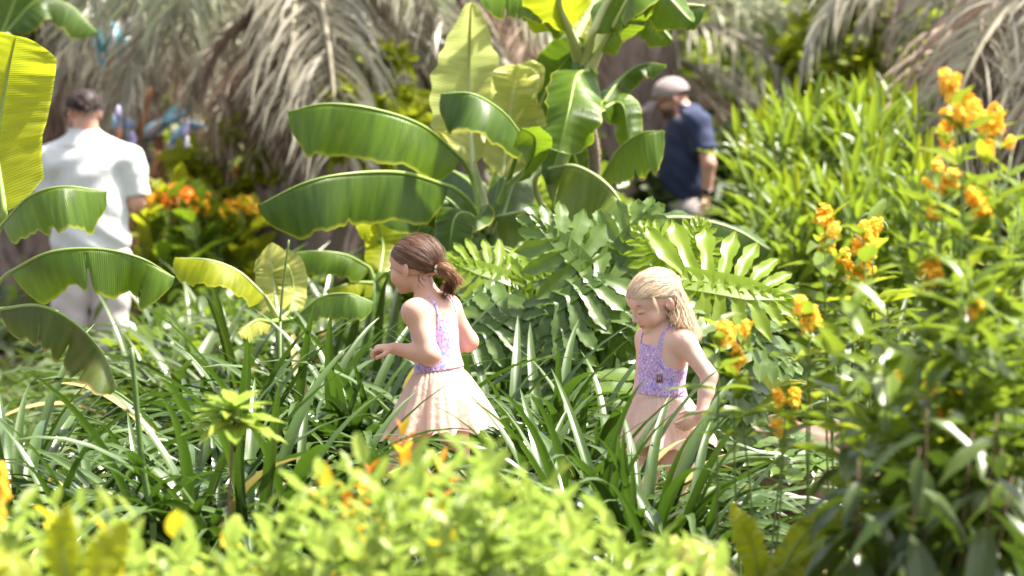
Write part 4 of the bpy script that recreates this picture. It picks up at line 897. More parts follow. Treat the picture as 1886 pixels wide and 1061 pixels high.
# ================================================================== foliage clouds for what stands far behind
def cloud_mesh(name, c, r, n, ls, mat, seed, shell=.35, flat=.4, base=None):
    rg = np.random.default_rng(seed); d = norm(rg.normal(size=(n, 3))); rad = shell + (1 - shell) * rg.random(n) ** .5
    lump = 1 + .22 * np.sin(d[:, 0] * 7 + seed) * np.sin(d[:, 2] * 6 + seed * 2) + .12 * np.sin(d[:, 1] * 15 + d[:, 0] * 11)
    P = np.array(c) + d * (rad * lump)[:, None] * np.array(r)
    if base is not None: P = P[P[:, 2] > base]; n = len(P)
    # clusters: snap towards cluster centres
    k = max(8, n // 45); cc = P[rg.integers(0, n, k)]; P = cc[rg.integers(0, k, n)] + rg.normal(0, 1, (n, 3)) * np.array(r).mean() * .095
    a = norm(rg.normal(size=(n, 3)) * [1, 1, .5] + [0, 0, -.15]); nn = norm(rg.normal(size=(n, 3)) + [0, -.3, .9]); s = norm(np.cross(a, nn)); L = ls * rg.uniform(.6, 1.3, n)[:, None]; w_ = L * .24
    V = np.stack([P, P + a * L * .35 + s * w_, P + a * L * .8 + s * w_ * .7 - nn * L * .1, P + a * L - nn * L * .2, P + a * L * .8 - s * w_ * .7 - nn * L * .1, P + a * L * .35 - s * w_], 1)
    I = np.arange(n)[:, None] * 6; F = np.concatenate([I + [0, 1, 2, 3], I + [0, 3, 4, 5]])
    uv = np.tile(np.array([[.5, 0], [.7, .3], [.7, .8], [.5, 1], [.3, .8], [.3, .3]]), (n, 1))
    return mesh(name, V.reshape(-1, 3), F, mat, uv)
def tree(px, d, zc, r, n, ls, mat, label, seed, group=None, trunk=True, name='tree', cat='tree', base=.15, shell=.35):
    p = at(px, 500, d); p.z = 0; root = empty(name, p, label, cat, group)
    obj('crown', cloud_mesh('crown', (0, 0, zc), r, n, ls, mat, seed, shell, base=base), root)
    if trunk:
        mb = MB(); mb.add(*tube(spline([(0, 0, -.05), (.08, 0, zc * .4), (-.05, .05, zc)], 9), np.linspace(.12, .04, 9), 8))
        for k in range(6):
            a_ = k * 1.05 + seed; z0 = zc * (.35 + .09 * k); mb.add(*tube([(0, 0, z0), (math.cos(a_) * r[0] * .45, math.sin(a_) * r[1] * .45, z0 + r[2] * .5)], [.05, .015], 6))
        obj('trunk', mb.mesh('trunk', M['stem_brown']), root)
    return root
# a dense belt far behind, then single trees before it
bm_ = MB(); V = []
belt = cloud_mesh('hedge_belt', (0, 44, 2.0), (17, 4, 3.2), 26000, .34, M['far'], 5, .1, base=0); o = obj('distant_foliage', belt); o['kind'] = 'stuff'
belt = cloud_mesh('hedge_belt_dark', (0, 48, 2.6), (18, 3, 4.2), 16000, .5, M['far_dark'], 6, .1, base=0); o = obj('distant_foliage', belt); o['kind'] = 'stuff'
for i, (px, d, zc, r, n, ls, mt, lb) in enumerate([
    (-60, 33, 3.0, (2.0, 1.5, 1.4), 3500, .22, 'far', 'dark leafy tree behind the giant lime banana leaf'),
    (1570, 24.9, 1.95, (.46, .35, .75), 3600, .12, 'far_bright', 'bright yellow-green tree standing between the two right palms'),
    (1640, 36, 1.8, (1.6, 1.2, 1.3), 3000, .2, 'far', 'green tree just beyond the bright yellow-green one'),
    (1340, 37, 2.6, (1.6, 1.2, 1.5), 2500, .2, 'far', 'green tree hidden by the silvery palm fronds'),
    (780, 35, 1.6, (1.8, 1.2, 1.4), 3200, .2, 'far', 'green tree behind the fringe of grey palm fronds, centre'),
    (700, 22.2, 1.62, (.30, .3, .42), 1100, .10, 'far_bright', 'lime leafy tree showing beside the thick palm trunk'),
    (200, 34, 2.4, (1.8, 1.2, 1.3), 3200, .2, 'far', 'green tree above the head of the man in white'),
    (420, 22.9, 1.30, (.34, .3, .24), 900, .09, 'far_bright', 'small lime-leaved tree in the dark hollow left of the palm trunk'),
    (95, 26.0, 2.2, (.55, .4, .45), 1500, .12, 'far_bright', 'lime-leaved tree showing above the giant banana leaf'),
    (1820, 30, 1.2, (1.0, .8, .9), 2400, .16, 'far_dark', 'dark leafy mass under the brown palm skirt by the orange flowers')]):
    tree(px, d, zc, r, n, ls, M[mt], lb, i + 3, 'trees behind the palms')
for i, (px, d, zc, r, n, ls, mt, lb) in enumerate([
    (370, 24.6, .66, (.55, .35, .55), 2600, .11, 'far_bright', 'bright lime bush under the four yellow flowers'),
    (455, 24.1, .50, (.40, .4, .50), 1500, .11, 'far', 'green bush left of the palm trunk'),
    (300, 25.2, .45, (.5, .4, .45), 1800, .12, 'bush', 'mid green bush below the mosaic sculpture'),
    (250, 30.0, 1.2, (.9, .6, .8), 2400, .15, 'far', 'tall bush behind the mosaic sculpture'),
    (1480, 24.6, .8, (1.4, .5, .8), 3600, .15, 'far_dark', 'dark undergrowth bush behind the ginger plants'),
    (950, 22, .55, (1.2, .6, .6), 3000, .14, 'bush', 'green bush in the shade behind the banana clump'),
    (1175, 21.5, .30, (.55, .4, .42), 1800, .14, 'bush', 'leafy bush between banana clump and man in navy')]):
    tree(px, d, zc, r, n, ls, M[mt], lb, i + 23, 'bushes behind the beds', False, 'bush', 'bush', .02)

# ================================================================== palms
FR = [frond_mesh('leaflets', M[m_], M['rachis'], 1.0, e, dr, i, ll=l_, hang=h, w=w_) for i, (m_, e, dr, l_, h, w_) in enumerate([
    ('frond_grey', R(35), R(95), .34, .85, .011), ('frond_grey', R(10), R(80), .38, 1.1, .012), ('frond_green', R(50), R(110), .34, .7, .011),
    ('frond_dry', R(-25), R(62), .34, 1.2, .010), ('frond_dry', R(-50), R(40), .30, 1.3, .009), ('frond_grey', R(-15), R(65), .40, 1.2, .011), ('frond_green', R(20), R(85), .40, 1.0, .012)])]
def frond(root, z, az, s, k, dx=0, dy=0):
    lf, rc = FR[k]; rot = Matrix.Translation((dx, dy, z)) @ Matrix.Rotation(az, 4, 'Z') @ Matrix.Diagonal((s, s, s, 1))
    o = bpy.data.objects.new('frond', lf); o.parent = root; o.matrix_basis = rot; COL.objects.link(o)
    r_ = bpy.data.objects.new('rachis', rc); r_.parent = o; COL.objects.link(r_); return o
bt = MB(); th = np.linspace(-1, 1, 7); zz = np.linspace(0, 1, 6); V = np.array([[x * (.075 - .045 * z), .022 * (1 - x * x) + .05 * z ** 2 + .012, z * .22] for z in zz for x in th]); bt.add(V, grid_faces(6, 7)); V2 = V.copy(); V2[:, 1] -= .02; bt.add(V2, grid_faces(6, 7)[:, ::-1]); BOOT = bt.mesh('leaf_base', M['boot'])
def palm(px, d, ztop, label, fr, seed, boots=(0, 1.0), rad=(.26, .20), flare=.05, vis=True, tilt=0):
    rg = random.Random(seed); p = at(px, 500, d); p.z = 0; root = empty('palm_tree', p, label, 'palm', 'grey-leaved palms behind the beds')
    n = 40; k = 26; zt = np.linspace(-.05, ztop, n); th = np.linspace(0, 2 * np.pi, k, endpoint=False); rgn = np.random.default_rng(seed)
    V = []
    for i, z in enumerate(zt):
        r_ = np.interp(z, [0, .5, ztop], [rad[0] + flare, rad[0], rad[1]]) * (1 + .05 * np.sin(th * 9 + z * 3) + .05 * np.sin(z * 23 + th * 2) + rgn.normal(0, .018, k)); V.append(np.stack([r_ * np.cos(th) + tilt * z, r_ * np.sin(th), np.full(k, z)], 1))
    uv = np.stack(np.meshgrid(np.linspace(0, 1, k), zt), -1).reshape(-1, 2)
    obj('trunk', mesh('trunk', np.concatenate(V), grid_faces(n, k, 0, True), M['fibre'], uv), root)
    z = boots[0]; i = 0
    while z < boots[1] * ztop and i < 230:
        a_ = i * 2.39996 + rg.uniform(-.15, .15); r_ = np.interp(z, [0, .5, ztop], [rad[0] + flare, rad[0], rad[1]]) * .97
        s = rg.uniform(.85, 1.25); o = bpy.data.objects.new('leaf_base', BOOT); o.parent = root
        o.matrix_basis = Matrix.Translation((r_ * math.sin(a_) * -1 + tilt * z, r_ * math.cos(a_), z)) @ Matrix.Rotation(a_, 4, 'Z') @ Matrix.Rotation(rg.uniform(-.25, .12), 4, 'X') @ Matrix.Diagonal((s, s, s * 1.15, 1)); COL.objects.link(o)
        z += (boots[1] * ztop - boots[0]) / 190; i += 1
    for (az, z, s, kk) in fr: frond(root, z, R(az), s, kk, math.cos(R(az)) * rad[1] * .6 + tilt * z, math.sin(R(az)) * rad[1] * .6)
    return root
rg = random.Random(4)
def ring(n, z0, z1, s0, s1, ks, seed, a0=0, a1=360):
    r_ = random.Random(seed); return [(a0 + (a1 - a0) * ((i * .618034) % 1) + r_.uniform(-8, 8), r_.uniform(z0, z1), r_.uniform(s0, s1), r_.choice(ks)) for i in range(n)]
palm(560, 23.0, 2.6, 'grey palm with thick fibrous trunk and dry frond skirt behind the widest banana leaf',
     ring(20, 2.35, 2.65, 1.3, 1.9, (0, 1, 2, 6, 5), 1) + ring(22, 2.0, 2.5, .7, 1.0, (3, 4, 3, 4, 5), 2) + ring(10, 1.75, 1.95, .4, .55, (4, 4, 3), 5), 11, (.05, .8), (.25, .20), .06)
palm(225, 25.6, 2.55, 'grey palm whose drooping fronds hang above the mosaic sculpture', ring(22, 2.45, 2.85, 1.3, 1.8, (0, 1, 2, 5, 6, 1), 3) + ring(10, 2.35, 2.6, .8, 1.1, (3, 5, 4, 1), 4), 12, (.1, .9))
palm(60, 27.5, 2.7, 'palm farthest to the left, fronds fanning over the man in white', ring(20, 2.6, 3.0, 1.5, 2.0, (0, 1, 5, 6), 13) + ring(6, 2.5, 2.7, 1.0, 1.3, (3, 5), 14), 15, (.1, .9))
palm(820, 24.0, 2.7, 'grey palm right behind the banana clump, fringe of fronds over it', ring(13, 2.35, 2.8, 1.1, 1.5, (1, 5, 0, 3), 23) + ring(8, 2.0, 2.4, .7, 1.0, (3, 4, 5), 24), 25, (.1, .9))
palm(1175, 25.6, 2.35, 'silvery palm with dark stubby crown beside the cap of the man in navy', ring(12, 2.2, 2.5, 1.3, 1.7, (0, 6, 2), 31, 15, 165) + [(-12, 2.30, 1.5, 6), (-25, 2.2, 1.4, 6), (8, 2.35, 1.4, 0), (-40, 2.1, 1.5, 1), (-5, 1.95, 1.45, 5), (-18, 1.75, 1.3, 5), (-30, 1.9, 1.2, 3)], 33, (.05, .98), (.22, .22), .03)
palm(1870, 23.4, 2.7, 'brown palm with a dense dry skirt behind the tallest orange flowers', ring(14, 2.4, 2.8, 1.0, 1.35, (1, 0, 3, 5), 41) + ring(26, 1.5, 2.5, .7, 1.0, (3, 4, 3, 4, 3), 42), 43, (.05, .9), (.25, .2))
palm(1980, 21.8, 2.6, 'brown palm at the edge whose dry fronds hang beside the tallest orange flowers', ring(14, 2.3, 2.6, 1.4, 1.7, (1, 3, 5), 51) + ring(22, 1.6, 2.3, .9, 1.3, (3, 4, 3), 52), 53, (.05, .9))

# ================================================================== garden sculpture, ornament, flowers far left
def plates(px, py, d, label, spec, seed):
    p = at(px, py, d); root = empty('garden_sculpture', (p.x, p.y, 0), label, 'sculpture', 'mosaic sculptures under the palms'); rg = random.Random(seed)
    mb = MB(); mb.add(*tube(spline([(0, 0, 0), (.05, 0, p.z * .5), (-.03, 0, p.z)], 8), [.05, .03], 8)); mb.add(*tube(spline([(0, 0, p.z * .5), (.15, -.05, p.z * .75), (.22, 0, p.z * .9)], 8), [.035, .02], 8)); obj('post', mb.mesh('post', plain('rusty_metal', (.22, .10, .05), .7, .4, (.35, .16, .06), 20)), root)
    cols = [plain('glaze_turquoise', (.10, .42, .52), .15, .6, (.16, .5, .62), 12), plain('glaze_white', (.72, .72, .76), .15, .6), plain('glaze_lilac', (.42, .38, .66), .15, .6), plain('glaze_blue', (.06, .16, .48), .15, .6), plain('glaze_sky', (.30, .52, .70), .15, .6)]
    for (dx, dz, L_, w_, ang, ci, tilt) in spec:
        n = 8; t = np.linspace(0, 1, n); pr = np.sin(np.pi * t ** .8) ** .7 * w_ / 2 + .004; c_ = np.array([-1, 0, 1.]); V = np.zeros((n, 3, 3)); V[..., 0] = pr[:, None] * c_; V[..., 2] = t[:, None] * L_; V[..., 1] = -.03 * (1 - np.abs(c_)) + .06 * t[:, None] ** 2
        W = V.copy(); W[..., 1] += .012; mb = MB(); G_ = grid_faces(n, 3); mb.add(V, G_); mb.add(W, G_[:, ::-1])
        o = obj('glazed_plate', mb.mesh('glazed_plate', cols[ci]), root); o.location = (dx, rg.uniform(-.08, .08), p.z + dz); o.rotation_euler = (tilt, R(ang), rg.uniform(-.5, .5))
    return root
sp = []; r2 = random.Random(3)
for i in range(10): sp.append((-.22 + .03 * i, -.10 + .022 * i, r2.uniform(.12, .2), .05, 50 + r2.uniform(-15, 15), (1, 1, 0, 4, 1)[i % 5], .2))
for i in range(12): sp.append((.05 + r2.uniform(-.06, .12), -.08 + r2.uniform(-.1, .06), r2.uniform(.08, .15), .035, r2.uniform(-30, 20), (2, 1, 2, 4)[i % 4], .1))
for i in range(8): sp.append((.16 + .03 * i, .08 - .02 * i, .13, .05, 125 + r2.uniform(-15, 15), (4, 1, 0)[i % 3], .2))
plates(300, 250, 23.9, 'sculpture of fanned turquoise, white and lilac glazed plates under the palm fronds', sp, 1)
sp = [(r2.uniform(-.07, .07), r2.uniform(-.12, .12), r2.uniform(.12, .2), .08, r2.uniform(-30, 30), (4, 1, 0, 1)[i % 4], .1) for i in range(12)]
plates(212, 105, 23.8, 'light blue and white plate sculpture high behind the fronds above the man in white', sp, 2)
sp = [(r2.uniform(-.06, .06), r2.uniform(-.2, .2), r2.uniform(.1, .16), .045, r2.uniform(-30, 30), (2, 3, 4, 2)[i % 4], .1) for i in range(10)]
plates(228, 235, 23.6, 'slim lilac and blue plate sculpture beside the head of the man in white', sp, 3)
p = at(365, 293, 23.4); root = empty('bird_ornament', (p.x, p.y, 0), 'small blue bird ornament perched above the lime bush', 'garden ornament')
F = Field((-.16, -.07, p.z - .12), (.22, .07, p.z + .12), .008); z = p.z; F.ell((0, 0, z), (.07, .035, .035), None, .02); F.ell((-.06, 0, z + .045), (.026, .024, .026), None, .02); F.cone((.05, 0, z), (.17, 0, z + .005), .025, .010, .02); F.cone((-.08, 0, z + .045), (-.105, 0, z + .04), .008, .003, .004); V, Q = surface(F)
bm2 = plain('glaze_cobalt', (.03, .12, .42), .25, .5); obj('bird', mesh('bird', relax(V, Q, 1), Q, bm2), root); mb = MB(); mb.add(*tube([(0, 0, 0), (0, 0, z - .02)], .008, 6)); obj('stake', mb.mesh('stake', M['stem_brown']), root)
FL = {k: [floret_mesh('flower', M[m_], s, n, r_, h_) for s in (1, 2, 3)] for k, m_, n, r_, h_ in (('o', 'orange', 34, .030, .075), ('y', 'yellow_fl', 26, .05, .05), ('r', 'red_fl', 22, .05, .06))}
LF = {k: [simple_leaf('leaf', M[k], sh, fo, dr, .02, wd=w_, seed=i) for i, (sh, fo, dr, w_) in enumerate(v)] for k, v in {
    'lime_shrub': [('oval', .3, .3, .42), ('lance', .4, .5, .36), ('oval', .5, .1, .40)], 'lime_yellow': [('oval', .3, .3, .5)], 'bronze': [('oval', .5, .2, .40), ('lance', .5, .4, .36)],
    'bush': [('lance', .35, .45, .33), ('lance', .5, .8, .30), ('lance', .25, .2, .35)], 'bush_dark': [('lance', .3, .6, .26), ('lance', .4, .3, .30)], 'bush_bright': [('lance', .4, .4, .30), ('oval', .4, .2, .30)],
    'ginger': [('lance', .35, .35, .13), ('lance', .5, .7, .13), ('lance', .3, .15, .14)], 'ginger_lime': [('lance', .5, .05, .14), ('lance', .8, .0, .13)],
    'banana_lime': [('oval', .35, .3, .45), ('oval', .5, .55, .40)], 'banana_pale': [('oval', .3, .4, .42)], 'banana': [('oval', .3, .5, .42)], 'strap_far': [('lance', .3, .7, .10)]}.items()}
def flower_plant(px, d, spots, kind, label, group, leaf='banana_lime', ll=.28, seed=0, nleaf=9, size=1.0, name='canna_plant', cat='canna'):
    rg = random.Random(seed); p = at(px, 500, d); p.z = 0; root = empty(name, p, label, cat, group)
    if group and name == 'canna_plant': spots = [(x + rg.uniform(-8, 8), y + rg.uniform(-12, 10)) for x, y in spots for _ in range(3)]; size *= .9
    for (fx, fy) in spots:
        q_ = at(fx, fy, d + rg.uniform(-.2, .2)) - p; C = shoot(root, (q_.x * .5 + rg.uniform(-.05, .05), q_.y, 0), q_, nleaf, LF[leaf], ll, rg, .25, (70, 25), r=.008)
        o = bpy.data.objects.new('flower', rg.choice(FL[kind])); o.parent = root; o.location = q_ - Vector((0, 0, .03)); o.scale = [size * rg.uniform(.8, 1.25)] * 3; COL.objects.link(o)
    return root
for i, (px, d, sp_, k, lf, lb) in enumerate([
    (290, 22.4, [(282, 372), (298, 362), (290, 392)], 'y', 'banana_lime', 'canna with golden flowers nearest the elbow of the man in white'),
    (322, 22.0, [(315, 368), (330, 358), (342, 372)], 'r', 'banana', 'canna with scarlet flowers, second clump from the man in white'),
    (345, 22.6, [(336, 350), (352, 362)], 'r', 'banana_lime', 'red-orange canna rising highest above the flower bed'),
    (375, 22.2, [(362, 380), (380, 368), (390, 385)], 'y', 'banana', 'orange-red canna in the middle of the flower bed'),
    (400, 22.8, [(396, 372), (410, 392)], 'y', 'banana_lime', 'golden canna just past the middle of the flower bed'),
    (440, 22.5, [(424, 372), (446, 380), (470, 388)], 'y', 'banana_lime', 'yellow canna close to the palm trunk'),
    (448, 23.3, [(446, 318), (463, 338)], 'r', 'banana', 'canna with a single scarlet bloom against the pale wall')]):
    flower_plant(px, d, sp_, k, lb, 'cannas in the flower bed beyond the man in white', lf, .22, i, 8, 1.25 if k == 'y' else 1.15)
flower_plant(405, 23.9, [(380, 247), (407, 259), (433, 231), (441, 246)], 'y', 'plant carrying four round yellow flowers in the shade of the palms', None, 'banana', .15, 9, 7, 1.2, 'yellow_flower_plant', 'flower')
flower_plant(1470, 24.2, [(1455, 205), (1462, 222)], 'r', 'plant with pinkish red bract behind the ginger plants', None, 'banana', .2, 10, 7, .8, 'red_flower_plant', 'flower')

# ================================================================== ginger stand
sil = lambda px: np.interp(px, [1180, 1230, 1330, 1400, 1500, 1600, 1700, 1740], [330, 300, 255, 228, 205, 188, 192, 235])
names = ['ginger plant just behind the man in navy', 'ginger plant beside the forearm of the man in navy', 'ginger plant above the big cut leaf', 'ginger plant second past the man in navy, glowing new leaves', 'ginger plant in the middle of the stand, front row',
         'ginger plant in the middle of the stand, back row', 'ginger plant with upright lime spears under the bright tree', 'ginger plant above the pair of orange flower spikes', 'ginger plant nearest the tall orange flowers, front', 'ginger plant nearest the tall orange flowers, back', 'ginger plant at the far end of the stand', 'ginger plant tallest of the stand', 'low ginger plant at the foot of the stand', 'low ginger plant behind the orange spikes', 'low ginger plant in the shaded gap beside the bush']
for i, (px, d) in enumerate([(1215, 25.8), (1350, 25.4), (1340, 26.2), (1430, 22.2), (1475, 21.0), (1450, 23.2), (1520, 21.4), (1560, 20.8), (1640, 20.9), (1620, 22.4), (1700, 21.8), (1600, 21.8), (1430, 20.2), (1530, 20.0), (1650, 20.0)]):
    rg = random.Random(i + 60); p = at(px, 500, d); p.z = 0; root = empty('ginger_plant', p, names[i], 'ginger plant', 'ginger plants in the tall stand'); low = i >= 12
    for k in range(13):
        ax = px + rg.gauss(0, 38); dd = rg.uniform(-.45, .45); ty = sil(ax) + (abs(rg.gauss(0, 55)) if not low else rg.uniform(120, 210)); tp = at(ax, ty, d + dd) - p; tp.z = max(tp.z, .3)
        bs = (tp.x * .55 + rg.uniform(-.05, .05), tp.y * .6, 0); tpv = Vector(tp)
        shoot(root, bs, tpv, 14, LF['ginger'] , .33, rg, .28, (62, 22), M['petiole'], .008, .05)
        if rg.random() < .5: add_leaf(root, rg.choice(LF['ginger_lime']), tpv - Vector((0, 0, .07)), (rg.uniform(-.12, .12), 0, 1), (rg.uniform(-1, 1), -1, .1), rg.uniform(.22, .34))

# ================================================================== banana plants
def bl(root, pts, d, wn, wf, near=-70, far=-25, mat='banana', mid='midrib', nrm=(0, 0, 1), **k):
    """pts (px, py[, extra distance]); wn, wf: widths in photo pixels of the half nearer to and farther from us; near, far: fold in degrees"""
    P = [at(p_[0], p_[1], d + (p_[2] if len(p_) > 2 else 0)) for p_ in pts]; s = d / FPX
    T = np.array(P[-1]) - np.array(P[0]); S = np.cross(T, np.array(nrm, float)); r_near = S[1] < 0
    if 'petiole' in k: k['petiole'] = [at(p_[0], p_[1], d + (p_[2] if len(p_) > 2 else 0)) for p_ in k['petiole']]
    a, b = (wf * s, wn * s) if r_near else (wn * s, wf * s); fa, fb = (R(far), R(near)) if r_near else (R(near), R(far))
    return blade(root, P, a, b, nrm, fa, fb, M[mat], M[mid], **k)
def stem_tube(root, pts, d, rad, mat='petiole', name='pseudostem'):
    b = np.array(root.location); P = spline([npx(at(p_[0], p_[1], d + (p_[2] if len(p_) > 2 else 0))) - b for p_ in pts], 14); mb = MB(); mb.add(*tube(P, rad, 12)); return obj(name, mb.mesh(name, M[mat]), root)
D = 16.4
p = at(885, 500, D); p.z = 0; bA = empty('banana_plant', p, 'large banana plant with long leaves reaching out above the brown-haired girl', 'banana plant', 'banana plants')
for pts, r_ in (([(880, 880), (884, 640), (886, 430)], (.055, .03)), ([(905, 880, .1), (900, 600, .1), (880, 440, .1), (855, 360, .1)], (.035, .018)), ([(900, 880), (915, 600), (905, 460), (925, 330)], (.03, .016))): stem_tube(bA, pts, D, np.array(r_))
cr = (884, 425)
bl(bA, [(850, 291, -.1), (780, 232, -.35), (690, 200, -.5), (600, 190, -.55), (530, 205, -.5)], D, 94, 60, -74, -15, 'banana', petiole=[cr, (880, 370), (868, 325)], seed=1, curl=.35)
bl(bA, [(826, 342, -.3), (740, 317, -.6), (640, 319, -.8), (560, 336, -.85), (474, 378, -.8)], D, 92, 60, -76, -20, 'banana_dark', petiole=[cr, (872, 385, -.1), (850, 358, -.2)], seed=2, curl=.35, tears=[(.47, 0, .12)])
bl(bA, [(872, 305, .1), (866, 220, .25), (864, 120, .3), (868, 6, .1)], D, 98, 108, 4, 8, 'banana_pale', 'midrib_pale', (0, -1, -.1), petiole=[cr, (892, 380, .1)], seed=3, curl=.2, wavy=.5, ragged=.6, pr=.016, prof='spear')
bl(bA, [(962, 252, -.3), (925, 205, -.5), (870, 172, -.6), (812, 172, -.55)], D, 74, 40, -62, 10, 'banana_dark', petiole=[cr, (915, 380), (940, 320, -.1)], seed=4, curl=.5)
bl(bA, [(935, 340, -.1), (975, 300, -.3), (985, 255, -.45), (960, 235, -.6)], D, 40, 30, -40, 20, 'banana', seed=5)
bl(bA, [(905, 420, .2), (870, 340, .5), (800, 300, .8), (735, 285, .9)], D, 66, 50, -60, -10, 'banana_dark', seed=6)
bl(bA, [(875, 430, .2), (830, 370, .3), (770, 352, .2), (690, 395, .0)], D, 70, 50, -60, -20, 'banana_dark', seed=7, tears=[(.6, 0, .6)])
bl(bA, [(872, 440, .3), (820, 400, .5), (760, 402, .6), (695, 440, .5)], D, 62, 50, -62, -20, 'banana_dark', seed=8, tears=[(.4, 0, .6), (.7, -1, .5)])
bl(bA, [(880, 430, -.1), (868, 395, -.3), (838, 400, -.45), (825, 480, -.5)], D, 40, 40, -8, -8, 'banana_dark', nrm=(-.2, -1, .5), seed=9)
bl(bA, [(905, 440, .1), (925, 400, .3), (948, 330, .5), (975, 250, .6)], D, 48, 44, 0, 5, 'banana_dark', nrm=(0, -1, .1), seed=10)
bl(bA, [(895, 460, -.2), (940, 458, -.5), (990, 500, -.6)], D, 30, 30, -50, -10, 'banana', seed=11)
bl(bA, [(925, 330), (935, 250, .1), (945, 170, .1), (950, 120, .1)], D, 42, 46, 15, 15, 'banana_pale', 'midrib_pale', (0, -1, 0), seed=12, wavy=.4)
p = at(1072, 500, D + .3); p.z = 0; bB = empty('banana_plant', p, 'banana plant with arching waxy leaves and tall stem between the two girls', 'banana plant', 'banana plants')
stem_tube(bB, [(1060, 900, .3), (1070, 600, .3), (1076, 300, .3), (1068, 80, .3)], D, np.array([.07, .045]))
stem_tube(bB, [(1092, 420, .1), (1096, 300, .05), (1086, 235, .0)], D, np.array([.018, .03]), 'fibre', 'flower_stalk')
bl(bB, [(1000, 312, -.1), (1060, 305, -.4), (1120, 340, -.55), (1162, 398, -.6)], D, 92, 40, -66, -20, 'banana_grey', 'midrib_pale', petiole=[(1060, 460, .1), (1000, 380, .1), (985, 335, 0)], seed=21, tears=[(.22, 0, .7), (.40, -1, .4)], wavy=.3, curl=.4)
bl(bB, [(918, 398, -.2), (975, 388, -.4), (1030, 402, -.5), (1072, 462, -.55)], D, 66, 40, -60, -20, 'banana_grey', 'midrib_pale', petiole=[(930, 470, .1), (905, 430, 0)], seed=22, wavy=.5, tears=[(.45, 0, .5), (.62, 0, .6)])
bl(bB, [(1112, 322, .2), (1140, 275, .05), (1180, 245, -.1), (1222, 240, -.15)], D, 84, 30, -62, -10, 'banana', petiole=[(1080, 440, .3), (1095, 380, .2)], seed=23, tears=[(.5, 0, .3)], pleat=.007)
bl(bB, [(1085, 128, .1), (1062, 140, -.1), (1048, 200, -.3), (1030, 280, -.35)], D, 62, 50, -12, -10, 'banana', nrm=(-.1, -1, .25), seed=24, ragged=.8, wavy=.3, petiole=[(1075, 200, .3), (1088, 150, .2)])
bl(bB, [(960, 300, .5), (985, 220, .4), (1020, 140, .35), (1075, 75, .2)], D, 46, 60, 5, -5, 'banana_dark', 'midrib_pale', (.2, -1, 0), seed=25)
bl(bB, [(1110, 190, .4), (1145, 142, .5), (1185, 117, .5), (1226, 118, .45)], D, 34, 26, -45, -5, 'banana_dark', seed=26)
bl(bB, [(1100, 210, .3), (1130, 190, .4), (1150, 200, .35), (1160, 280, .3)], D, 34, 34, -30, -10, 'banana', nrm=(0, -.8, .6), seed=27)
bl(bB, [(985, 280, .1), (965, 220, .15), (950, 170, .2), (985, 118, .1)], D, 34, 40, 0, 10, 'banana_pale', 'midrib_pale', (0, -1, .1), seed=28, wavy=.5)
bl(bB, [(1085, 330, .3), (1075, 280, .3), (1070, 230, .35), (1105, 180, .4)], D, 40, 36, -10, 0, 'banana_dark', nrm=(.1, -1, 0), seed=29)
bl(bB, [(1070, 330, .0), (1050, 265, -.05), (1040, 250, -.1), (1010, 340, -.2)], D, 28, 30, -20, 0, 'banana', nrm=(0, -1, .3), seed=30)
# top leaves
for k, (pts, wn, wf, mt, pe) in enumerate([
    ([(1045, 50, .1), (1000, 5, -.1), (950, -15, -.2), (880, -10, -.3)], 50, 40, 'banana', [(1066, 110, .3), (1058, 80, .2)]),
    ([(1048, 55, 0), (1030, 0, -.2), (1060, -60, -.3)], 60, 66, 'banana_lime', [(1068, 110, .3)]),
    ([(1105, 90, .2), (1135, 40, .1), (1160, -10, 0), (1190, -70, 0)], 52, 60, 'banana', [(1075, 150, .3)]),
    ([(1090, 60, .1), (1130, -10, .1), (1200, -30, 0), (1275, 40, -.1)], 62, 50, 'banana', [(1074, 120, .3)]),
    ([(1120, 40, .3), (1180, -5, .3), (1240, 5, .3), (1300, 10, .3)], 50, 40, 'banana_dark', [(1080, 110, .3)]),
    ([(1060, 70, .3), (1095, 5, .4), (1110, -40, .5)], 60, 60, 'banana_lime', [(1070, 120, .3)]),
    ([(1010, 30, .2), (960, -20, .2), (900, -30, .3)], 44, 30, 'banana', None), ([(1085, 70, .4), (1150, 30, .5), (1200, 35, .5), (1240, 75, .5)], 44, 30, 'banana', None)]):
    kw = {'petiole': pe} if pe else {}; facing = mt == 'banana_lime'
    bl(bB, pts, D, wn, wf, 8 if facing else -55, 8 if facing else 0, mt, 'midrib_pale', (0, -1, .1) if facing else (0, -.2, 1), seed=40 + k, tears=[(.3, 0, .6), (.45, 1, .7), (.6, -1, .6), (.75, 0, .7)] if not facing else (), pr=.02, **kw)
bl(bB, [(1165, 408, .0), (1260, 400, .0), (1350, 420, .0), (1420, 460, .0)], D, 66, 44, -45, -6, 'banana_dark', 'midrib_pale', (.1, -.5, 1), petiole=[(1100, 520, .2), (1130, 440, .2)], seed=60)
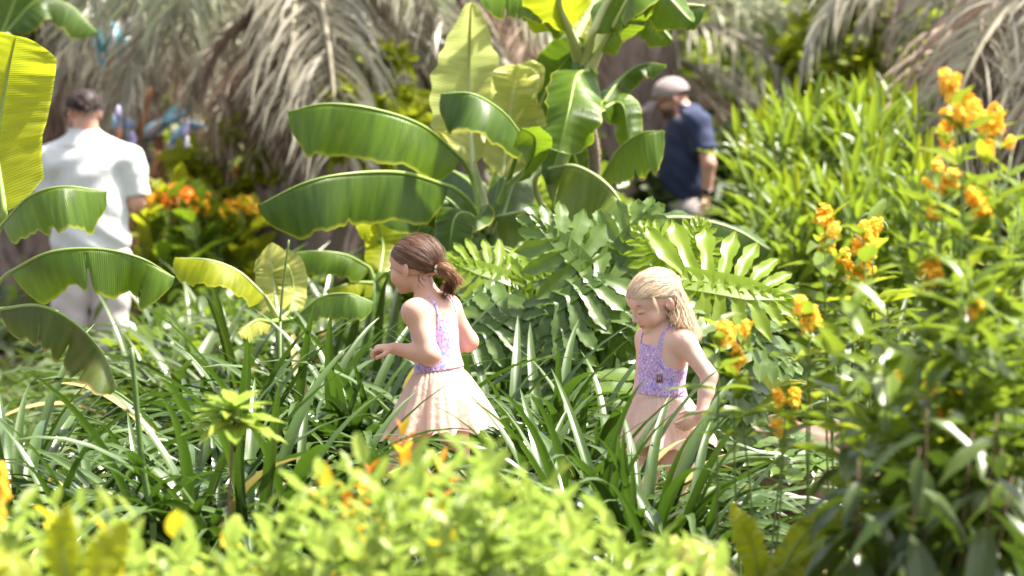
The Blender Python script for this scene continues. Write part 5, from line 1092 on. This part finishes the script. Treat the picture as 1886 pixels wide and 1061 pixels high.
# left banana plant, close
D = 12.3; p = at(-70, 500, D); p.z = 0; bC = empty('banana_plant', p, 'banana plant whose lime giant leaf stands before the man in white', 'banana plant', 'banana plants')
stem_tube(bC, [(-70, 1150), (-60, 800), (-40, 540)], D, np.array([.06, .035]))
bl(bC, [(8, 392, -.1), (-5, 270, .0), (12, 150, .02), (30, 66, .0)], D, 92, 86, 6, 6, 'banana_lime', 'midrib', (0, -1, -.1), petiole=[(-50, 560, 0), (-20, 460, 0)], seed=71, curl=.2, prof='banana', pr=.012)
bl(bC, [(5, 412, -.2), (55, 360, -.3), (120, 342, -.35), (197, 352, -.3)], D, 84, 40, -58, -15, 'banana', petiole=[(-50, 560, 0), (-20, 450, -.1)], seed=72, prof='banana', pleat=.007, pr=.007)
bl(bC, [(18, 500, -.3), (90, 464, -.45), (180, 457, -.5), (260, 474, -.5), (322, 510, -.45)], D, 78, 40, -70, -20, 'banana', petiole=[(-50, 620, 0), (-15, 540, -.15)], seed=73, tears=[(.435, 0, .7), (.80, 0, .6)], pr=.007, wavy=.3)
bl(bC, [(0, 568, -.3), (75, 562, -.45), (140, 595, -.5), (190, 650, -.5), (216, 712, -.45)], D, 72, 36, -68, -20, 'banana_old', petiole=[(-50, 700, 0), (-20, 610, -.15)], seed=74, tears=[(.25, 0, .6), (.52, 0, .5), (.72, 0, .4)], pr=.007, ragged=.8)
p = at(-10, 400, 20.0); p.z = 0; bD = empty('banana_plant', p, 'banana plant behind the giant lime leaf, dark leaf at the top corner', 'banana plant', 'banana plants')
stem_tube(bD, [(-30, 700), (-20, 300), (10, 60)], 20, np.array([.07, .04]))
for k, pts in enumerate([[(0, 70), (20, 20), (40, -40), (45, -110)], [(-10, 120), (-60, 40), (-120, 60), (-170, 160)], [(10, 60), (70, 0), (130, 10), (180, 60)]]): bl(bD, pts, 20, 50, 50, 0 if k == 0 else -50, 0, 'banana_dark', nrm=(0, -1, 0) if k == 0 else (0, 0, 1), seed=80 + k)
# small bananas in the mid bed
def small_banana(px, d, label, leaves, seed, base_y=None):
    p = at(px, 500, d); p.z = 0; root = empty('banana_sucker', p, label, 'young banana', 'young banana plants between the lilies')
    cz = leaves[0]['c']; b = np.array(p); top = npx(at(cz[0], cz[1], d)) - b; mb = MB(); mb.add(*tube(spline([(0, 0, 0), top * [.5, 1, .5], top], 8), [.028, .016], 8)); obj('pseudostem', mb.mesh('pseudostem', M['petiole']), root)
    for k, l_ in enumerate(leaves): bl(root, l_['p'], d, l_['w'], l_.get('wf', l_['w'] * .6), l_.get('n', -60), l_.get('f', -10), l_.get('m', 'banana'), l_.get('mid', 'midrib'), l_.get('nrm', (0, 0, 1)), petiole=[cz], seed=seed + k, pr=.009)
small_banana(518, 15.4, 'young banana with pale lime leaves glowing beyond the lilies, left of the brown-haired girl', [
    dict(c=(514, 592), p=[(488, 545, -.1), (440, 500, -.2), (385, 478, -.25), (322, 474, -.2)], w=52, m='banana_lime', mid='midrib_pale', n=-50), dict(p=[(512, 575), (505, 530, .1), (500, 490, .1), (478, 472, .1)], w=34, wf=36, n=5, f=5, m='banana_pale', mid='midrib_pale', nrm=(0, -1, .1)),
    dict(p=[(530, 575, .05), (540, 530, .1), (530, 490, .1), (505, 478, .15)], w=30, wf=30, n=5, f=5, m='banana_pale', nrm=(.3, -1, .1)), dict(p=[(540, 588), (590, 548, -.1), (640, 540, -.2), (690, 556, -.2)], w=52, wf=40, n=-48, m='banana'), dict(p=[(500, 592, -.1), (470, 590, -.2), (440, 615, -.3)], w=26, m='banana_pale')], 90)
small_banana(640, 16.8, 'young banana in front of the palm trunk with one striped leaf pointing left', [
    dict(c=(690, 520), p=[(680, 492), (640, 470, -.1), (590, 462, -.15), (545, 464, -.15)], w=46, m='banana'), dict(p=[(700, 500), (705, 450, .1), (690, 410, .1), (655, 418, 0)], w=34, wf=34, n=5, f=5, m='banana_lime', nrm=(0, -1, .1)),
    dict(p=[(690, 520), (650, 520, -.1), (600, 535, -.2)], w=30, m='banana_lime'), dict(p=[(710, 500), (750, 480, .1), (790, 520, .1)], w=36, m='banana')], 100)
small_banana(940, 15.9, 'young banana with low curved leaf under the waxy banana leaves', [
    dict(c=(1010, 540), p=[(990, 520), (950, 470, -.1), (900, 455, -.1), (850, 490, -.1)], w=44, m='banana_grey'), dict(p=[(1000, 520), (1020, 470, -.1), (1060, 470, -.1)], w=30, m='banana')], 110)
small_banana(1330, 15.6, 'young plant with glowing lime leaf behind the shoulder of the blonde girl', [
    dict(c=(1330, 660), p=[(1350, 655, -.1), (1352, 610, -.1), (1340, 575, -.1), (1310, 548, -.1)], w=46, wf=40, n=8, f=8, m='banana_lime', nrm=(-.2, -1, .1)), dict(p=[(1320, 670, -.2), (1290, 690, -.3), (1262, 730, -.3)], w=40, wf=30, n=-30, m='banana_pale', nrm=(0, -.6, 1)), dict(p=[(1345, 690, -.2), (1390, 680, -.3), (1440, 700, -.4)], w=34, m='banana_pale')], 120)
small_banana(1760, 11.2, 'banana leaf with lime edge pushing out of the orange-flowered bush', [
    dict(c=(1900, 520), p=[(1875, 475), (1820, 440, -.1), (1765, 415, -.1), (1716, 408, -.1)], w=60, wf=30, n=-48, m='banana'), dict(p=[(1890, 470), (1885, 420, 0), (1868, 370, -.1), (1858, 345, -.1)], w=40, wf=36, n=5, f=5, m='banana', nrm=(-.5, -1, .1))], 130)

# ================================================================== cut-leaf philodendrons
PH = [philo_mesh('leaf', M['philo'], 1, 7, lw=.074), philo_mesh('leaf', M['philo'], 2, 7, .35, lw=.072), philo_mesh('leaf', M['philo'], 3, 6, .45, lw=.082)]; PHL = [philo_mesh('leaf', M['philo_lime'], 4, 9, .10, ruff=1.3, lw=.050), philo_mesh('leaf', M['philo_lime'], 5, 9, .2, ruff=1.3, lw=.050)]
def ph_leaf(root, base, px, py, d, tip, s, nrm=(0, -.5, .85), me=None, rg=None):
    """leaf whose petiole meets it at px, py; tip = direction of the point"""
    b = Vector(root.location); q_ = at(px, py, d) - b; o = add_leaf(root, me or rg.choice(PH), q_, tip, nrm, s)
    mb = MB(); c0 = Vector(base) - b if base is not None else Vector((0, 0, 0)); P = spline([c0, c0.lerp(q_, .5) + Vector((0, 0, .18 * q_.length)), q_], 10); mb.add(*tube(P, [.014, .007], 7)); obj('petiole', mb.mesh('petiole', M['petiole']), root); return o
def philodendron(px, d, label, spec, seed, extra=10, rad=.55, zr=(.35, .75)):
    rg = random.Random(seed); p = at(px, 600, d); p.z = 0; root = empty('philodendron', p, label, 'philodendron', 'cut-leaved philodendrons')
    for (x, y, dd, tip, s, nrm, kind) in spec: ph_leaf(root, None, x, y, d + dd, tip, s, nrm, (PHL if kind == 'l' else PH)[int(x) % 2], rg)
    for i in range(extra):
        a = i * 2.4 + rg.uniform(-.3, .3); r_ = rad * rg.uniform(.35, 1); z = rg.uniform(*zr) * (1 - .35 * r_ / rad); q_ = Vector((r_ * math.cos(a), r_ * math.sin(a) * .8, z)); s = rg.uniform(.26, .42)
        dr = Vector((math.cos(a) * .8, math.sin(a) * .8 - .15, rg.uniform(-.6, .1))); add_leaf(root, rg.choice(PH), q_, dr, (math.cos(a) * .4, math.sin(a) * .4 - .3, 1), s)
        mb = MB(); P = spline([(0, 0, 0), q_ * .5 + Vector((0, 0, .14)), q_], 8); mb.add(*tube(P, [.012, .006], 6)); obj('petiole', mb.mesh('petiole', M['petiole']), root)
    return root
UPF = (0, -1, .15)
philodendron(1290, 14.6, 'philodendron holding the huge backlit cut leaf above the blonde girl', [
    (1262, 514, -.1, (1, .0, -.14), .43, (-.10, -.80, .60), 'l'), (1256, 508, .05, (-.50, .1, .62), .25, (.2, -1, .35), 'l'), (1262, 505, .06, (.25, .15, .8), .22, (0, -1, .2), 'l'),
    (1330, 560, -.1, (.75, -.2, -.55), .34, (.3, -.6, .8), 'd'), (1300, 640, -.1, (.7, -.3, -.6), .32, (.2, -.6, .8), 'd'), (1320, 700, -.1, (.6, -.3, -.75), .30, (.3, -.6, .6), 'd'), (1290, 720, .0, (.3, -.4, -.9), .28, (.3, -.8, .4), 'd'), (1350, 620, -.05, (.9, -.1, -.2), .26, (.1, -.5, .9), 'd'),
    (1230, 640, .3, (-.5, -.3, -.5), .28, (-.2, -.6, .8), 'd')], 1, 8, .40, (.3, .6))
philodendron(1110, 15.0, 'philodendron with the broad starry leaf between the two girls', [
    (1098, 512, -.1, (-.55, -.15, .62), .34, (0, -.85, .5), 'd'), (1105, 510, -.15, (-.75, -.3, -.35), .32, (-.1, -.75, .65), 'd'), (1112, 508, -.05, (.45, -.1, .75), .32, (0, -.85, .5), 'd'), (1120, 520, -.1, (.25, -.3, -.8), .26, (0, -.85, .45), 'd'),
    (1090, 500, .1, (-.9, 0, .15), .30, (0, -.6, .8), 'd'), (1150, 560, .0, (-.6, -.3, -.6), .28, (-.2, -.8, .5), 'd'), (1170, 450, .4, (-.8, 0, .3), .30, (0, -.6, .7), 'd'), (1190, 500, .3, (-.4, -.2, -.7), .26, (0, -.8, .5), 'd'), (1080, 570, -.2, (-.8, -.3, -.5), .26, (-.2, -.7, .7), 'd'), (1060, 620, -.1, (-.5, -.4, -.7), .22, (-.2, -.7, .7), 'd')], 2, 12, .5, (.35, .72))
philodendron(945, 15.1, 'philodendron of pale glossy frilled leaves behind the brown-haired girl', [
    (955, 520, 0, (-.8, -.1, .35), .30, (0, -.75, .65), 'l'), (965, 525, -.05, (.7, -.1, .35), .28, (0, -.75, .65), 'l'), (900, 540, -.1, (-.8, -.2, -.35), .28, (-.2, -.7, .8), 'd'), (930, 575, -.2, (-.6, -.4, -.5), .27, (0, -.75, .7), 'd'), (990, 590, -.2, (-.3, -.4, -.8), .26, (0, -.8, .6), 'd'), (870, 590, -.1, (-.6, -.3, -.6), .25, (-.2, -.7, .7), 'd'), (1000, 640, -.3, (.2, -.4, -.8), .22, (0, -.8, .6), 'd')], 3, 14, .45, (.30, .64))
philodendron(1560, 17.2, 'philodendron low behind the reddish kerb stone', [(1520, 640, 0, (.6, -.3, -.5), .3, (.1, -.6, .8), 'd'), (1490, 670, -.1, (-.5, -.3, -.6), .26, (0, -.7, .7), 'd'), (1550, 650, 0, (.7, -.2, -.4), .28, (.1, -.6, .8), 'd')], 4, 10, .4, (.2, .5))

# ================================================================== strap-leaved lilies
for i, (px, d, L, n, lb, kw) in enumerate([
    (455, 11.75, .66, 92, 'big strap lily clump around the foot of the lime rosette sapling', {}), (330, 11.9, .68, 84, 'strap lily clump fanning wide left of the lime rosette sapling', {}), (560, 12.0, .62, 74, 'strap lily clump between the sapling and the running girl', {}),
    (170, 11.8, .56, 80, 'strap lily clump below the browned banana leaf', {}), (45, 11.9, .62, 70, 'strap lily clump in the bottom corner beside the blurred orange flowers', {}), (690, 12.1, .50, 56, 'low strap lily clump at the running girl\'s knees', {}),
    (1180, 11.7, .62, 96, 'tall strap lily clump in front of the blonde girl, leaves crossing her skirt', dict(upright=.15)), (1080, 11.9, .66, 80, 'upright strap lily clump midway between the girls', dict(upright=.25)), (1275, 11.6, .52, 84, 'strap lily clump leaning right of the blonde girl', {}), (975, 12.05, .60, 64, 'strap lily clump touching the brown-haired girl\'s skirt', dict(upright=.2)),
    (1370, 11.5, .26, 40, 'low strap lily clump next to the kerb stones', {}), (1230, 11.2, .44, 60, 'strap lily clump nearest to us under the blonde girl', {}), (840, 11.9, .42, 50, 'low strap lily clump hidden behind the lime shrub', {}),
    (620, 14.3, .74, 92, 'arching strap lily clump in front of the running girl\'s hand', {}), (520, 14.5, .72, 84, 'strap lily clump with whitish arched leaves before the young banana', {}), (715, 14.4, .74, 84, 'strap lily clump right behind the running girl', {}),
    (400, 14.2, .68, 80, 'strap lily clump beyond the sapling, near the white-clad man', {}), (290, 13.6, .50, 70, 'strap lily clump by the trouser legs of the man in white', {}), (200, 13.3, .38, 60, 'strap lily clump under the tip of the browned banana leaf', {}), (110, 13.5, .40, 60, 'strap lily clump under the browned banana leaf', {}), (20, 13.6, .64, 70, 'strap lily clump at the foot of the giant banana leaf', {}),
    (850, 14.2, .70, 76, 'strap lily clump behind the back of the running girl', {}), (940, 14.2, .68, 72, 'strap lily clump below the frilled philodendron', dict(upright=.2)), (1040, 14.1, .62, 66, 'strap lily clump in the dark gap between the girls', dict(upright=.2)), (1120, 13.9, .56, 56, 'strap lily clump just behind the blonde girl\'s skirt', {}),
    (460, 16.4, .72, 74, 'dark strap lily clump left of the young lime banana', {}), (380, 16.2, .74, 76, 'dark strap lily clump beyond the torn banana leaf', {}), (300, 16.6, .72, 66, 'dark strap lily clump beside the man in white', {}), (585, 16.9, .74, 62, 'strap lily clump at the base of the palm', {}), (690, 16.6, .72, 60, 'strap lily clump between palm and banana plant', {}),
    (270, 17.6, .34, 46, 'strap lily clump close behind the man in white', {}), (40, 16.0, .34, 44, 'strap lily clump behind the low banana leaves', {}), (440, 18.6, .74, 50, 'silvery strap lily clump left of the palm trunk', {}), (360, 18.9, .72, 50, 'silvery strap lily clump below the cannas', {}),
    (1590, 17.2, .62, 56, 'silvery strap lily clump behind the pair of orange flower spikes', {}), (1660, 17.4, .66, 56, 'silvery strap lily clump in the shade of the ginger plants', {}), (1500, 17.2, .50, 50, 'low strap lily clump before the ginger plants', {}),
    (1440, 12.4, .16, 24, 'small strap lily clump in front of the broken stone', {})]):
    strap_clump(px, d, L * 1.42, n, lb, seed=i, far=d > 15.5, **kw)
# a few single tall blades standing up in front, as the photo shows
# ================================================================== low cover between the plants
def cover(name, n, xr, yr, hz, ls, mat, seed, wd=.12):
    rg = np.random.default_rng(seed); P = np.stack([rg.uniform(*xr, n), rg.uniform(*yr, n), rg.random(n) ** 1.6 * hz], 1); P = P[(np.abs(P[:, 1] - 13.05) > .5) & ~((P[:, 0] > .72) & (P[:, 0] < 1.75) & (P[:, 1] < 20.6))]; n = len(P)
    a = rg.uniform(0, 6.28, n); el = rg.uniform(-.2, 1.2, n); dr = np.stack([np.cos(a) * np.cos(el), np.sin(a) * np.cos(el), np.sin(el)], 1); s = norm(np.cross(dr, rg.normal(0, .2, (n, 3)) + [0, 0, 1])); L = ls * rg.uniform(.5, 1.3, n)[:, None]; w_ = L * wd
    dn = np.array([0, 0, -1.]); V = np.stack([P, P + dr * L * .35 - s * w_, P + dr * L * .35 + s * w_, P + dr * L * .75 - s * w_ * .8 + dn * L * .12, P + dr * L * .75 + s * w_ * .8 + dn * L * .12, P + dr * L + dn * L * .3], 1)
    I = np.arange(n)[:, None] * 6; uv = np.tile(np.array([[.5, 0], [.3, .3], [.7, .3], [.3, .8], [.7, .8], [.5, 1]]), (n, 1))
    o = obj(name, mesh(name, V.reshape(-1, 3), [I + [1, 2, 4, 3], np.concatenate([I + [0, 2, 1], I + [3, 4, 5]])], mat, uv)); o['kind'] = 'stuff'
cover('ground_cover', 15000, (-2.6, 2.6), (13.6, 22), .27, .16, M['cover'], 1)
cover('ground_cover', 9000, (-4.5, 5), (20, 32), .45, .22, M['cover'], 2)
cover('ground_cover', 5000, (-2.2, 2.0), (10.2, 12.6), .16, .10, M['cover'], 3)
cover('ground_cover', 2500, (-1.85, -.9), (17.5, 21.5), .55, .15, M['bush'], 4, .2)
cover('ground_cover', 3000, (-1.85, -.6), (17.5, 21.5), .60, .16, M['strap_far'], 5, .14)
# ================================================================== lime shrubs close to the camera
silf = lambda px: np.interp(px, [-60, 0, 100, 250, 400, 500, 560, 640, 700, 760, 880, 960, 1000, 1060, 1100, 1200, 1320, 1400], [950, 945, 935, 965, 985, 960, 905, 868, 862, 842, 828, 838, 880, 930, 950, 975, 1030, 1070])
lb = ['lime-green shrub in the bottom corner below the browned banana leaf', 'lime-green shrub below the foot of the sapling', 'lime-green shrub under the bronze shoots', 'tallest lime-green shrub in front of the running girl', 'lime-green shrub below the gap between the girls', 'lime-green shrub in front of the blonde girl, lowest one', 'lime-green shrub filling the bottom edge below the running girl']
for i, (x0, x1, off) in enumerate([(-70, 190, 0), (190, 430, 0), (430, 640, 0), (640, 880, 0), (870, 1070, 0), (1060, 1350, 0), (560, 1000, 90)]):
    rg = random.Random(i + 200); px = (x0 + x1) / 2; p = at(px, 700, 8.5); p.z = 0; root = empty('lime_shrub', p, lb[i], 'shrub', 'lime-green shrubs along the front')
    for k in range(17):
        ax = x0 + (x1 - x0) * ((k * .618 + .3) % 1) + rg.uniform(-15, 15); d = rg.uniform(7.9, 9.1); ty = silf(ax) + off + rg.random() ** 1.3 * 120 - 8
        tp = at(ax, ty, d) - p; bs = Vector((tp.x * .6 + rg.uniform(-.1, .1), tp.y * .7, 0)); mesh_ = LF['lime_shrub'] + (LF['lime_yellow'] if rg.random() < .25 else []); shoot(root, bs, tp, 13, mesh_, .088, rg, .58, (95, 30), r=.003, whorl=2)
for i, (ax, ay, d, n, lbl) in enumerate([(742, 795, 9.7, 12, 'bronze-orange young shoot standing in front of the running girl\'s skirt'), (680, 868, 9.5, 12, 'bronze-orange shoot lower down beside the first bronze one'), (640, 905, 9.0, 10, 'small bronze shoot deep in the lime shrub'), (815, 850, 9.4, 9, 'rust-tinted shoot above the tallest lime shrub')]):
    rg = random.Random(i + 300); tp = at(ax, ay, d); root = empty('bronze_shoot', (tp.x, tp.y, 0), lbl, 'shoot', 'bronze young shoots')
    shoot(root, (0, 0, .1), (0, 0, tp.z), n, LF['bronze'] + LF['lime_yellow'][:1], .062, rg, .78, (80, 20), M['stem_brown'], .004, .02, 2)
# slender sapling with a lime rosette
tp = at(432, 752, 10.4); root = empty('rosette_sapling', (tp.x, tp.y, 0), 'slender sapling topped by a lime rosette of leaves over the lilies', 'sapling'); rg = random.Random(5)
mb = MB(); mb.add(*tube(spline([(.01, 0, 0), (-.02, 0, tp.z * .5), (0, 0, tp.z)], 10), [.007, .004], 6)); obj('stem', mb.mesh('stem', M['stem_brown']), root)
for k in range(30):
    a = k * 2.4; el = -.15 + .9 * (k / 30); h = tp.z - .05 + .06 * k / 30; add_leaf(root, LF['lime_shrub'][k % 2], (0, 0, h), (math.cos(a) * math.cos(el), math.sin(a) * math.cos(el), math.sin(el)), (-math.cos(a) * .3, -math.sin(a) * .3, 1), rg.uniform(.135, .17) * (1 - .35 * k / 30))
for hh in (.42, .55, .62): a = rg.uniform(0, 6); add_leaf(root, LF['lime_yellow'][0], (0, 0, tp.z * hh), (math.cos(a), math.sin(a) - .3, -.2), (0, 0, 1), .05)
# broad blurred leaves at the bottom
def broad(px, d, label, ls, seed, mat='banana_lime'):
    p = at(px, 1100, d); p.z = max(0, p.z - .5); p.z = 0; root = empty('broad_leaf_plant', p, label, 'leafy plant', 'broad-leaved plants at the front')
    for k, (pts, w, m_, nr, nf) in enumerate(ls): bl(root, pts, d, w, w * .9, nf, nf, m_, 'midrib_pale' if m_ != 'banana_lime' else 'midrib', nr, seed=seed + k, prof='oval', pr=.006, petiole=[(px, 1250)])
broad(160, 7.7, 'plant with two upright broad lime leaves in the bottom corner', [([(130, 1090), (115, 1010), (125, 930)], 34, 'banana_lime', (0, -1, 0), 12), ([(175, 1100), (190, 1030), (235, 960)], 42, 'banana_lime', (-.2, -1, .1), 12), ([(140, 1100, .1), (165, 1060, 0), (215, 1040, -.1)], 36, 'banana_lime', (0, -.8, .6), 10), ([(60, 1120), (20, 1040), (-40, 1000)], 40, 'banana_lime', (0, -.5, 1), 5)], 150)
broad(1290, 9.4, 'plant with broad pale leaf lying beneath the strap lilies in front', [([(1400, 1110), (1330, 1040, -.1), (1265, 1005, -.1), (1205, 998, -.1)], 44, 'banana_pale', (0, -.7, .8), -10), ([(1250, 1120), (1230, 1070, 0), (1190, 1040, 0)], 40, 'banana_grey', (0, -.6, .8), 0)], 160)
broad(1430, 9.7, 'plant with upright lime leaves beside the dark hanging leaves, bottom', [([(1400, 1090), (1385, 1000), (1345, 925)], 34, 'banana_lime', (.3, -.8, .6), 8), ([(1420, 1100), (1460, 1010), (1515, 955), (1560, 945)], 30, 'banana_lime', (-.2, -1, .3), 8), ([(1390, 1110), (1400, 1070), (1470, 1035), (1530, 1040)], 38, 'banana_lime', (0, -.8, .6), 5), ([(1380, 1090), (1330, 1020), (1290, 990), (1270, 985)], 22, 'banana_grey', (0, -.6, .9), -10)], 170)
# ================================================================== orange-flowered bushes on the right
def obush(px, d, label, heads, fill, seed, leaf='bush', ll=.115, hang=False, nl=17, low=.45):
    rg = random.Random(seed); ll *= 1.3; p = at(px, 800, d); p.z = 0; root = empty('orange_flowered_bush', p, label, 'bush', 'orange-flowered bushes')
    for (fx, fy, sz) in heads:
        dd = d + rg.uniform(-.25, .25); tp = at(fx, fy, dd) - p; bs = Vector((tp.x * .35 + rg.uniform(-.05, .05), tp.y * .3, 0)); shoot(root, bs, tp, nl, LF[leaf] + LF['bush_bright'][:1], ll, rg, low, (80, 45), r=.005, whorl=2, bow=.04); k = max(2, round(sz / 9))
        for j in range(k):
            o = bpy.data.objects.new('flower', rg.choice(FL['o'])); o.parent = root; o.location = tp + Vector((rg.uniform(-1, 1) * sz * .00058, rg.uniform(-.02, .02), rg.uniform(-1, .9) * sz * .00095 - .02)); s_ = rg.uniform(.42, .72); o.scale = (s_,) * 3; o.rotation_euler = (rg.uniform(-.6, .6), rg.uniform(-.6, .6), rg.uniform(0, 6)); COL.objects.link(o)
    for (x0, x1, y0, y1, n) in fill:
        for j in range(n):
            dd = d + rg.uniform(-.35, .45); tp = at(rg.uniform(x0, x1), rg.uniform(y0, y1), dd) - p; bs = Vector((tp.x * .35, tp.y * .3, 0)); shoot(root, bs, tp, nl, LF[leaf], ll, rg, max(low, .5), (150, 110) if hang else (90, 40), M['stem_brown'] if hang else M['stem_green'], r=.005, whorl=2 if not hang else 1, bow=.06)
    return root
obush(1790, 9.7, 'orange-flowered bush carrying the tallest blooms against the brown palm', [(1752, 158, 40), (1775, 200, 40), (1750, 222, 34), (1752, 268, 30), (1803, 212, 26), (1843, 228, 42), (1815, 262, 22)], [(1760, 1900, 280, 420, 6)], 1, 'bush', .10, nl=14)
obush(1740, 9.9, 'orange-flowered bush with blooms level with the lime-edged leaf', [(1728, 318, 42), (1735, 350, 36), (1722, 392, 18), (1800, 370, 44), (1706, 505, 40), (1797, 548, 26)], [(1700, 1890, 380, 560, 9)], 2, 'bush', .105, nl=15)
obush(1560, 10.8, 'orange-flowered bush with the pair of tall flower spikes before the ginger', [(1520, 415, 34), (1512, 450, 30), (1540, 488, 44), (1590, 440, 38), (1608, 478, 42), (1575, 500, 36), (1605, 418, 28)], [(1480, 1650, 520, 620, 5)], 3, 'bush', .11, nl=11, low=.70)
obush(1370, 10.6, 'orange-flowered bush beside the blonde girl\'s elbow', [(1325, 600, 36), (1350, 622, 40), (1352, 664, 18), (1490, 585, 36), (1447, 742, 26), (1450, 775, 24)], [], 4, 'bush', .09, nl=9, low=.74)
obush(1690, 9.3, 'orange-flowered bush with the bloom lowest over the dark leaves', [(1735, 728, 44), (1740, 762, 26), (1655, 715, 18), (1790, 560, 20)], [(1540, 1900, 560, 800, 15)], 5, 'bush', .12, nl=15)
obush(1820, 9.3, 'leafy orange-flowered bush at the very edge, silver glints on its leaves', [], [(1740, 1930, 440, 760, 18)], 6, 'bush', .115, nl=15)
obush(1720, 8.9, 'dark bush with long hanging leaves in the bottom corner', [], [(1560, 1700, 740, 900, 5), (1700, 1920, 680, 900, 8)], 7, 'bush_dark', .15, True, 12, low=.3)
obush(1560, 9.8, 'bush with drooping leaves framing the view onto the kerb stones', [], [(1580, 1680, 640, 780, 5), (1560, 1900, 850, 1050, 12)], 8, 'bush', .13, False, 13)
obush(1640, 10.4, 'leafy green bush behind the dark hanging leaves', [], [(1560, 1900, 780, 1050, 16)], 9, 'bush_bright', .09, False, 14)
rg = random.Random(8); tp = at(4, 900, 8.8); root = empty('orange_flower_spike', (tp.x, tp.y, 0), 'blurred orange flower spike cut by the frame edge near the lime shrubs', 'flower')
for (fx, fy) in ((2, 870), (6, 905), (-2, 940), (2, 975)):
    o = bpy.data.objects.new('flower', FL['o'][0]); o.parent = root; o.location = at(fx, fy, 8.8) - Vector((tp.x, tp.y, .02)); o.scale = (.55,) * 3; COL.objects.link(o)
shoot(root, (0, 0, 0), (0, 0, at(0, 960, 8.8).z), 8, LF['bush'], .08, rg, .7)
# grass-like seed stalk arching behind the orange spikes, and straight stalks
for pts, d, r_, lbl in (([(1578, 560), (1578, 430), (1600, 395), (1628, 412), (1632, 425)], 12.0, .010, 'thick pale green stalk curling over behind the paired flower spikes'), ([(1745, 640), (1740, 560), (1742, 470)], 10.6, .011, 'straight green stalk rising in the orange-flowered bush'),
                        ([(516, 592), (520, 540), (532, 442)], 15.3, .006, 'thin straight green stalk beside the young lime banana'), ([(242, 640), (262, 850), (282, 960)], 11.5, .011, 'broad dark blade standing straight among the lilies')):
    a = at(pts[0][0], 600, d); a.z = 0; root = empty('stalk', a, lbl, 'stalk'); P = spline([npx(at(x, y, d)) - npx(a) for x, y in pts], 18)
    if lbl.startswith('broad'): P = P[::-1]
    lowest = P[0] if P[0][2] < P[-1][2] else P[-1]
    mb = MB(); mb.add(*tube(P, [r_, r_ * .7], 8)); obj('stem', mb.mesh('stem', M['stem_green'] if not lbl.startswith('broad') else M['petiole']), root)
    mb = MB(); mb.add(*tube([lowest * [1, 1, 0], lowest], r_, 8)); obj('stem', mb.mesh('stem', M['stem_green']), root)
